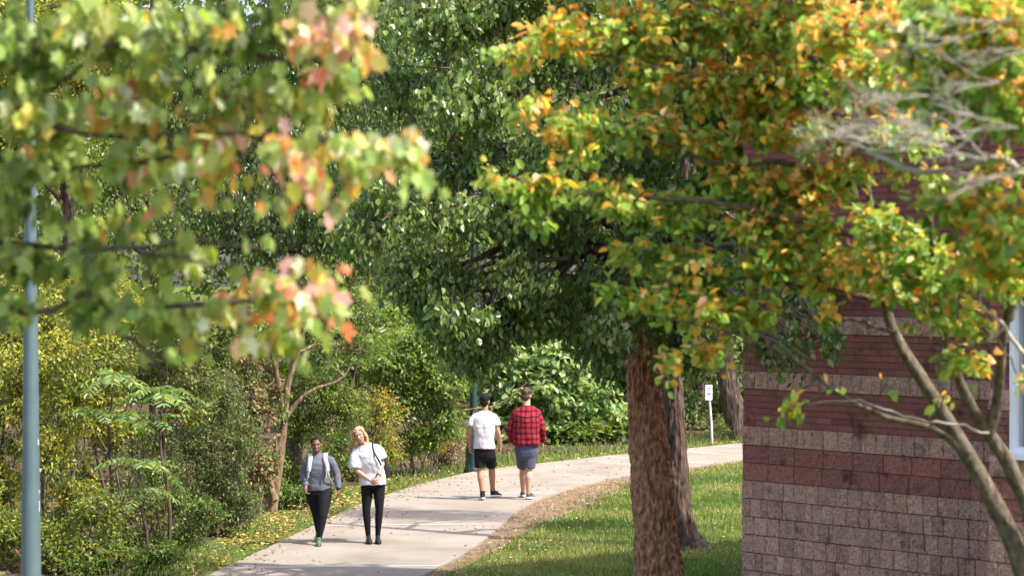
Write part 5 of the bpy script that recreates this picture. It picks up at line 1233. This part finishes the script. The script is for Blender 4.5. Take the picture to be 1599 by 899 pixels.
shrub(575, 752, 'yellow flecked tangle of shrub behind the blonde woman', [(560,720,.5,.4,.35),(600,700,.45,.4,.4),(590,640,.6,.5,.5),(520,740,.4,.4,.2)], 6500, (.04,.07), GREEN[1:] + GOLD + BROWN[1:3], per=14)
shrub(640, 745, 'bright green bush between the blonde woman and the dark lamp post', [(630,620,.7,.6,.6),(690,600,.6,.6,.6),(660,680,.5,.5,.4),(600,560,.7,.6,.5),(700,660,.4,.4,.4),(660,540,.6,.6,.5)], 9500, (.07,.11), GREEN[1:] + PALE[:1], per=14)
shrub(655, 738, 'yellow flowering weeds low beside the path left of the dark lamp post', [(640,695,.4,.3,.3),(680,690,.35,.3,.32),(615,705,.3,.3,.22)], 6500, (.018,.035), GOLD, name='flowering_weed', cat='weeds', per=16, droop=-.2)
shrub(708, 733, 'dried brown seeding weeds at the foot of the dark lamp post', [(700,700,.3,.3,.32),(715,680,.2,.25,.35,.7),(690,715,.25,.25,.2)], 2600, (.025,.05), [((.30,.20,.12), 3), ((.24,.17,.09), 3), ((.36,.27,.16), 2), ((.12,.14,.04), 2)], name='dried_weed', cat='weeds', mat='dry', per=12, droop=-.2)
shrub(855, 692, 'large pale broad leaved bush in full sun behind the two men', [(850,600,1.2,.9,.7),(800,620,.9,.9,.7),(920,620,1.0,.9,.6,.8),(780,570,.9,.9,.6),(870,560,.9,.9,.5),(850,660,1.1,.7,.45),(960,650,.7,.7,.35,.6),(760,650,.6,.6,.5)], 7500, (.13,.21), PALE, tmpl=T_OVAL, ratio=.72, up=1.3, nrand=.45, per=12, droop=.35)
shrub(935, 694, 'low broad leaved creeper spilling onto the far grass edge', [(920,672,.9,.5,.2),(970,668,.8,.5,.22),(1010,664,.7,.5,.25),(880,678,.6,.4,.15)], 1500, (.13,.2), GREEN[1:] + PALE[:1], name='creeper', cat='plant', tmpl=T_OVAL, ratio=.8, up=1.4, nrand=.4, per=10, droop=.3)
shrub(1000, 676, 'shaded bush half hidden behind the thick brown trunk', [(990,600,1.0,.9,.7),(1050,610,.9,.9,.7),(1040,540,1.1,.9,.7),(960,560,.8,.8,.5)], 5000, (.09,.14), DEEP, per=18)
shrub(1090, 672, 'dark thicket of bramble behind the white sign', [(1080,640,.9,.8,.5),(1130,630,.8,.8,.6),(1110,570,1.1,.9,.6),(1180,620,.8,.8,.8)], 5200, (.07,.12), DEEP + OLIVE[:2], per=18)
shrub(1120, 688, 'tall thin weeds between the white sign and the leaning trunk', [(1122,665,.16,.15,.3),(1108,676,.14,.15,.18),(1132,672,.12,.12,.22)], 420, (.07,.13), GREEN[1:], name='tall_weed', cat='weeds', tmpl=T_LANCE, ratio=.14, droop=-.4, per=6)

shrub(60, 893, 'low yellow green brush at the bottom left corner behind the lamp post', [(20,830,.5,.4,.3),(90,850,.45,.4,.28),(-40,800,.5,.4,.4),(130,860,.35,.3,.2),(150,800,.4,.4,.3)], 8000, (.04,.07), YGREEN[:3] + GREEN[1:3], per=20)
shrub(240, 872, 'low dark green brush behind the arching weed', [(220,845,.4,.3,.16),(290,838,.35,.3,.15),(180,858,.3,.3,.14),(275,780,.3,.35,.3,.6),(240,740,.25,.3,.3,.5),(320,800,.3,.3,.2)], 6000, (.035,.06), GREEN[:3] + OLIVE[1:2], per=20)
shrub(455, 795, 'low green growth at the foot of the forked tree', [(450,775,.35,.3,.22),(400,800,.3,.3,.2),(490,770,.3,.3,.18),(425,760,.3,.3,.25)], 5500, (.035,.06), GREEN, per=18)
shrub(300, 815, 'tall olive shrub rising between the feathery saplings and the forked tree', [(320,560,.6,.5,.5),(280,600,.6,.5,.5),(350,500,.6,.5,.4),(310,660,.5,.5,.5),(240,700,.5,.5,.5)], 11000, (.045,.075), OLIVE[1:] + GREEN[1:3], per=22)
shrub(60, 840, 'tall pale yellow bush filling the gap left of the lamp post', [(10,480,.8,.6,.6),(80,440,.8,.6,.5),(-60,560,.7,.6,.7),(150,460,.7,.6,.5),(40,540,.7,.6,.5),(200,480,.6,.6,.4)], 12000, (.05,.085), YGREEN[1:], per=24)
shrub(185, 898, 'loose low green brush in front of the feathery sapling stems', [(170,868,.4,.3,.2),(230,872,.35,.25,.16),(120,880,.35,.3,.16),(265,862,.25,.2,.12)], 4500, (.04,.07), GREEN[1:] + YGREEN[:2], per=18)
# arching weed with grey green willow like leaves beside the grass strip
b6 = G(262, 868); b6[2] = 0; d6 = b6[1]
aw = thing('arching_weed', tuple(b6), 'arching grey green weed with willow like leaves leaning over the grass strip', 'weeds')
lm, tm = MB(), MB()
for pts, n in (([(250,868),(258,840),(275,828),(300,833),(325,850),(343,862)], 34), ([(240,868),(246,840),(262,826),(282,832)], 22)):
    q1, q2 = smooth_path(np.array(T(pts, d6)) - b6, np.linspace(.007, .002, len(pts)), 30); tm.tube(q1, q2, 5)
    ti = np.sort(RNG.uniform(8, 29, n)); P = np.array([q1[int(t)] for t in ti]); tg = unit(np.gradient(q1, axis=0))[ti.astype(int)]
    sd = np.where(np.arange(n) % 2 == 0, 1, -1)[:, None]
    D = tg * .7 + np.cross(tg, A(0, 1, 0)) * sd * .8 + RNG.normal(0, .15, (n, 3)); Ls = RNG.uniform(.06, .10, n)
    put_leaves(lm, P, D, A(0, -1, .6) + RNG.normal(0, .2, (n, 3)), Ls, Ls * .28, T_OVAL, pick_cols(P, [((.22,.27,.17), 2), ((.30,.34,.24), 2)], .2))
tm.build('stems', M['bark_twig'], aw, True); lm.build('foliage', M['leaf'], aw)

# dead pale branch lying across the bush behind the men
b7 = W(768, 640, 46.8)
q = MB(); p_, r_ = smooth_path(np.array(T([(712,642),(740,638),(770,634),(795,622),(812,606),(830,592)], 46.9)) - b7, [.019,.017,.015,.013,.010,.005], 24); q.tube(p_, r_, 7)
p_, r_ = smooth_path(np.array(T([(740,638),(738,652),(742,664)], 46.9)) - b7, [.012,.009,.004], 8); q.tube(p_, r_, 5)
o = q.build('dead_branch', M['bark_pale'], None, True); o.location = b7; tag(o, 'bare pale dead branch slanting through the bush behind the two men', 'branch')
for (pts, d, lab, r) in (([(668,716),(680,690),(694,668),(712,640)], 46.5, 'short grey dead stick leaning left of the dark lamp post', .03), ([(100,730),(130,700),(185,655),(230,612)], 37, 'thin dark dead branch slanting over the yellow shrubs', .010), ([(300,770),(315,730),(345,700),(385,690)], 37.2, 'thin dark dead branch in the grey green shrub', .012)):
    b = W(*pts[0], d); q = MB(); p_, r_ = smooth_path(np.array(T(pts, d)) - b, np.linspace(r, r * .4, 4), 14); q.tube(p_, r_, 6); o = q.build('dead_branch', M['bark_pale'] if r > .02 else M['bark_twig'], None, True); o.location = b; tag(o, lab, 'branch')

# far wood that reads as one mass behind everything
lm = MB(); n = 120000
P = np.column_stack([RNG.uniform(-30, 26, n), RNG.uniform(72, 80, n), RNG.random(n) ** 1.15 * 15.5])
P[:, 2] *= .75 + .5 * fbm(np.column_stack([P[:, 0] * .22, np.zeros(n), np.zeros(n)]), 2, 8)
keep = fbm(P * .55, 2, 12) > .34; P = P[keep]; n = len(P); Ls = RNG.uniform(.22, .36, n)
put_leaves(lm, P, RNG.normal(0, .6, (n, 3)) - A(0, 0, .4), RNG.normal(0, .6, (n, 3)) + A(0, 0, .7), Ls, Ls * .65, T_QUAD, pick_cols(P, GREEN + YGREEN[:2], .6, .25))
tag(lm.build('far_wood', M['leaf']), 'continuous green wood closing the view behind all the trees', 'wood', kind='stuff')

# --- undergrowth, grass, fallen leaves
def grass(name, P, h, wdt, pal, lab, lean=.35, scale=.8, cat='grass', clump=.5):
    n = len(P); a = RNG.uniform(0, 2 * PI, n); side = np.column_stack([np.cos(a), np.sin(a), np.zeros(n)])
    hh = RNG.uniform(h[0], h[1], n); tip = np.column_stack([RNG.normal(0, lean, n) * hh, RNG.normal(0, lean, n) * hh, hh])
    ww = (wdt * RNG.uniform(.7, 1.3, n))[:, None]
    V = np.stack([P - side * ww / 2, P + side * ww / 2, P + tip * .55 + side * ww * .4, P + tip, P + tip * .55 - side * ww * .4], 1).reshape(-1, 3)
    F = np.arange(n)[:, None] * 5; mb = MB(); col = np.repeat(pick_cols(P, pal, clump, scale, .18), 5, 0)
    mb.add(V, np.concatenate([F + i for i in (0, 1, 2, 3, 4)], 1), col)
    return tag(mb.build(name, M['leaf']), lab, cat, kind='stuff')
GR = [((.085,.14,.028), 3), ((.125,.185,.038), 4), ((.18,.23,.055), 3), ((.32,.29,.11), 2.4)]
def scatter(n, x0, x1, y0, y1): return np.column_stack([RNG.uniform(x0, x1, n), RNG.uniform(y0, y1, n), np.zeros(n)])
def dens(y): return np.clip((33 / y) ** 1.2, .3, 1)
P = scatter(230000, -2.2, 9, 28.5, 60)
xr = np.interp(P[:, 1], Rp[:, 1], Rp[:, 0]); ew = np.interp(P[:, 1], [12, 30, 33, 36, 38.5, 40.5, 43, 46, 49, 55], [.05, .08, .25, .5, .95, 1.2, 1.0, .5, .15, .05])
gap = P[:, 0] - xr
keep = (gap > .02) & (RNG.random(len(P)) < np.clip(.12 + (gap - ew * RNG.uniform(.35, 1.25, len(P))) * 3, .03, 1)) & (P[:, 0] < np.maximum(3.4 + (P[:, 1] - 28) * .17, 0) + 1)
bare = fbm(P * A(.9, .6, 1), 3, 31); keep &= (bare > .22) | (gap > 1.2)
inb = (P - BC) @ BN < .02; inb2 = (P - BC) @ BD > -.02; keep &= ~(inb & inb2 & (P[:, 1] < 36))
grass('lawn_grass', P[keep], (.045, .085), .011, GR, 'mown green lawn between the path, the tree trunks and the brick building')
P = scatter(120000, -9, 12, 28, 66)
xl = np.interp(P[:, 1], Lp[:, 1], Lp[:, 0]); gap = xl - P[:, 0]; wv = np.interp(P[:, 1], [28, 34, 38, 44, 48, 55, 66], [2.0, 1.0, .8, 1.1, 1.8, 3.2, 4.0])
keep = (gap > 0.02) & (gap < wv * RNG.uniform(.5, 1.15, len(P))) & (RNG.random(len(P)) < np.clip(.2 + gap * 1.6, 0, 1)) & ((fbm(P * .9, 2, 77) > .42) | (P[:, 1] < 33) | (P[:, 1] > 45))
grass('verge_grass', P[keep], (.06, .20), .013, GR + [((.05,.11,.02), 2)], 'longer rough grass along the left and far edge of the path')
P = scatter(60000, -16, 12, 30, 70); xl = np.interp(P[:, 1], Lp[:, 1], Lp[:, 0]); gap = xl - P[:, 0]
keep = (gap > .95) & (gap < 9) & (fbm(P * .8, 2, 41) > .34); P = P[keep]; n = len(P); P[:, 2] = RNG.random(n) ** 1.6 * .55
lm = MB(); Ls = RNG.uniform(.06, .12, n)
put_leaves(lm, P, RNG.normal(0, .7, (n, 3)), RNG.normal(0, .4, (n, 3)) + A(0, 0, 1), Ls, Ls * .6, T_QUAD, pick_cols(P, GREEN + OLIVE + BROWN[:1], .6, .8))
tag(lm.build('ground_cover', M['leaf']), 'low leafy ground cover under the thicket', 'ground cover', kind='stuff')
def fallen(name, P, L, pal, lab, up=.35):
    n = len(P); lm = MB(); Ls = RNG.uniform(L[0], L[1], n)
    put_leaves(lm, P, RNG.normal(0, 1, (n, 3)) * A(1, 1, .12), RNG.normal(0, up, (n, 3)) + A(0, 0, 1), Ls, Ls * .6, T_OVAL, pick_cols(P, pal, .3, 1.5, .22))
    tag(lm.build(name, M['dry']), lab, 'fallen leaves', kind='stuff')
LIT = [((.44,.31,.07), 4), ((.34,.20,.06), 4), ((.20,.11,.05), 3), ((.50,.38,.12), 2), ((.10,.06,.03), 2)]
P = scatter(80000, -7, 9, 29, 62); xl = np.interp(P[:, 1], Lp[:, 1], Lp[:, 0]); gap = xl - P[:, 0]
pk = np.interp(P[:, 1], [29, 32, 35, 40, 44, 47, 50, 62], [.10, .35, .8, 1.0, .6, .25, .35, .5])
keep = (gap > -.32) & (gap < np.interp(P[:, 1], [29, 36, 44, 50, 62], [.5, 1.0, 1.1, .45, .6])) & (RNG.random(len(P)) < pk * np.where(gap < 0, np.exp(gap * 9) * .6, 1)); P = P[keep]; gap = gap[keep]
P[:, 2] = np.where(gap < 0, PZ + .006, .02 + RNG.random(len(P)) * .07)
fallen('leaf_litter', P, (.04, .075), LIT, 'drift of yellow and brown fallen leaves along the edge of the path')
P = scatter(15000, -6, 9, 29, 60); xl = np.interp(P[:, 1], Lp[:, 1], Lp[:, 0]); xr = np.interp(P[:, 1], Rp[:, 1], Rp[:, 0])
f_ = (P[:, 0] - xl) / (xr - xl); cl_ = fbm(P * A(1, .45, 1), 2, 91)
keep = (f_ > .01) & (f_ < .985) & (RNG.random(len(P)) < np.clip((cl_ - .40) * 3.0, .05, 1) * np.interp(P[:, 1], [29, 36, 42, 50], [.8, .9, .6, .10]) * np.where(f_ < .3, 1.6, .8)); P = P[keep]; P[:, 2] = PZ + .007
fallen('path_leaves', P, (.028, .058), [((.06,.035,.022), 5), ((.15,.08,.04), 4), ((.36,.22,.06), 2), ((.25,.06,.03), 1)], 'small dry leaves scattered over the concrete path', .3)
P = scatter(17000, -3, 7, 29, 54); xr = np.interp(P[:, 1], Rp[:, 1], Rp[:, 0]); gap = P[:, 0] - xr
keep = (gap > .02) & (RNG.random(len(P)) < np.where(gap < 1.3, .75, .13)); keep &= ~(((P - BC) @ BN < .02) & ((P - BC) @ BD > -.02) & (P[:, 1] < 36)); P = P[keep]; P[:, 2] = .02 + RNG.random(len(P)) * .06
fallen('lawn_leaves', P, (.03, .055), [((.34,.22,.10), 4), ((.22,.13,.07), 4), ((.45,.32,.12), 2), ((.5,.42,.3), 1)], 'dry leaves and chips lying on the lawn and bare earth beside the path')
P = scatter(2600, .6, 4.2, 29, 36.5); dd = np.minimum(np.hypot(P[:, 0] - b0[0], P[:, 1] - b0[1]) - .3, np.hypot(P[:, 0] - b1[0], P[:, 1] - b1[1]) - .3)
keep = RNG.random(len(P)) < np.exp(-np.clip(dd, 0, 9) * 3.0); P = P[keep]; P[:, 2] = .03 + RNG.random(len(P)) * .03
fallen('trunk_litter', P, (.04, .07), [((.12,.08,.05), 3), ((.2,.13,.08), 3), ((.3,.2,.12), 1)], 'brown bark chips and leaves round the feet of the two lawn trees')
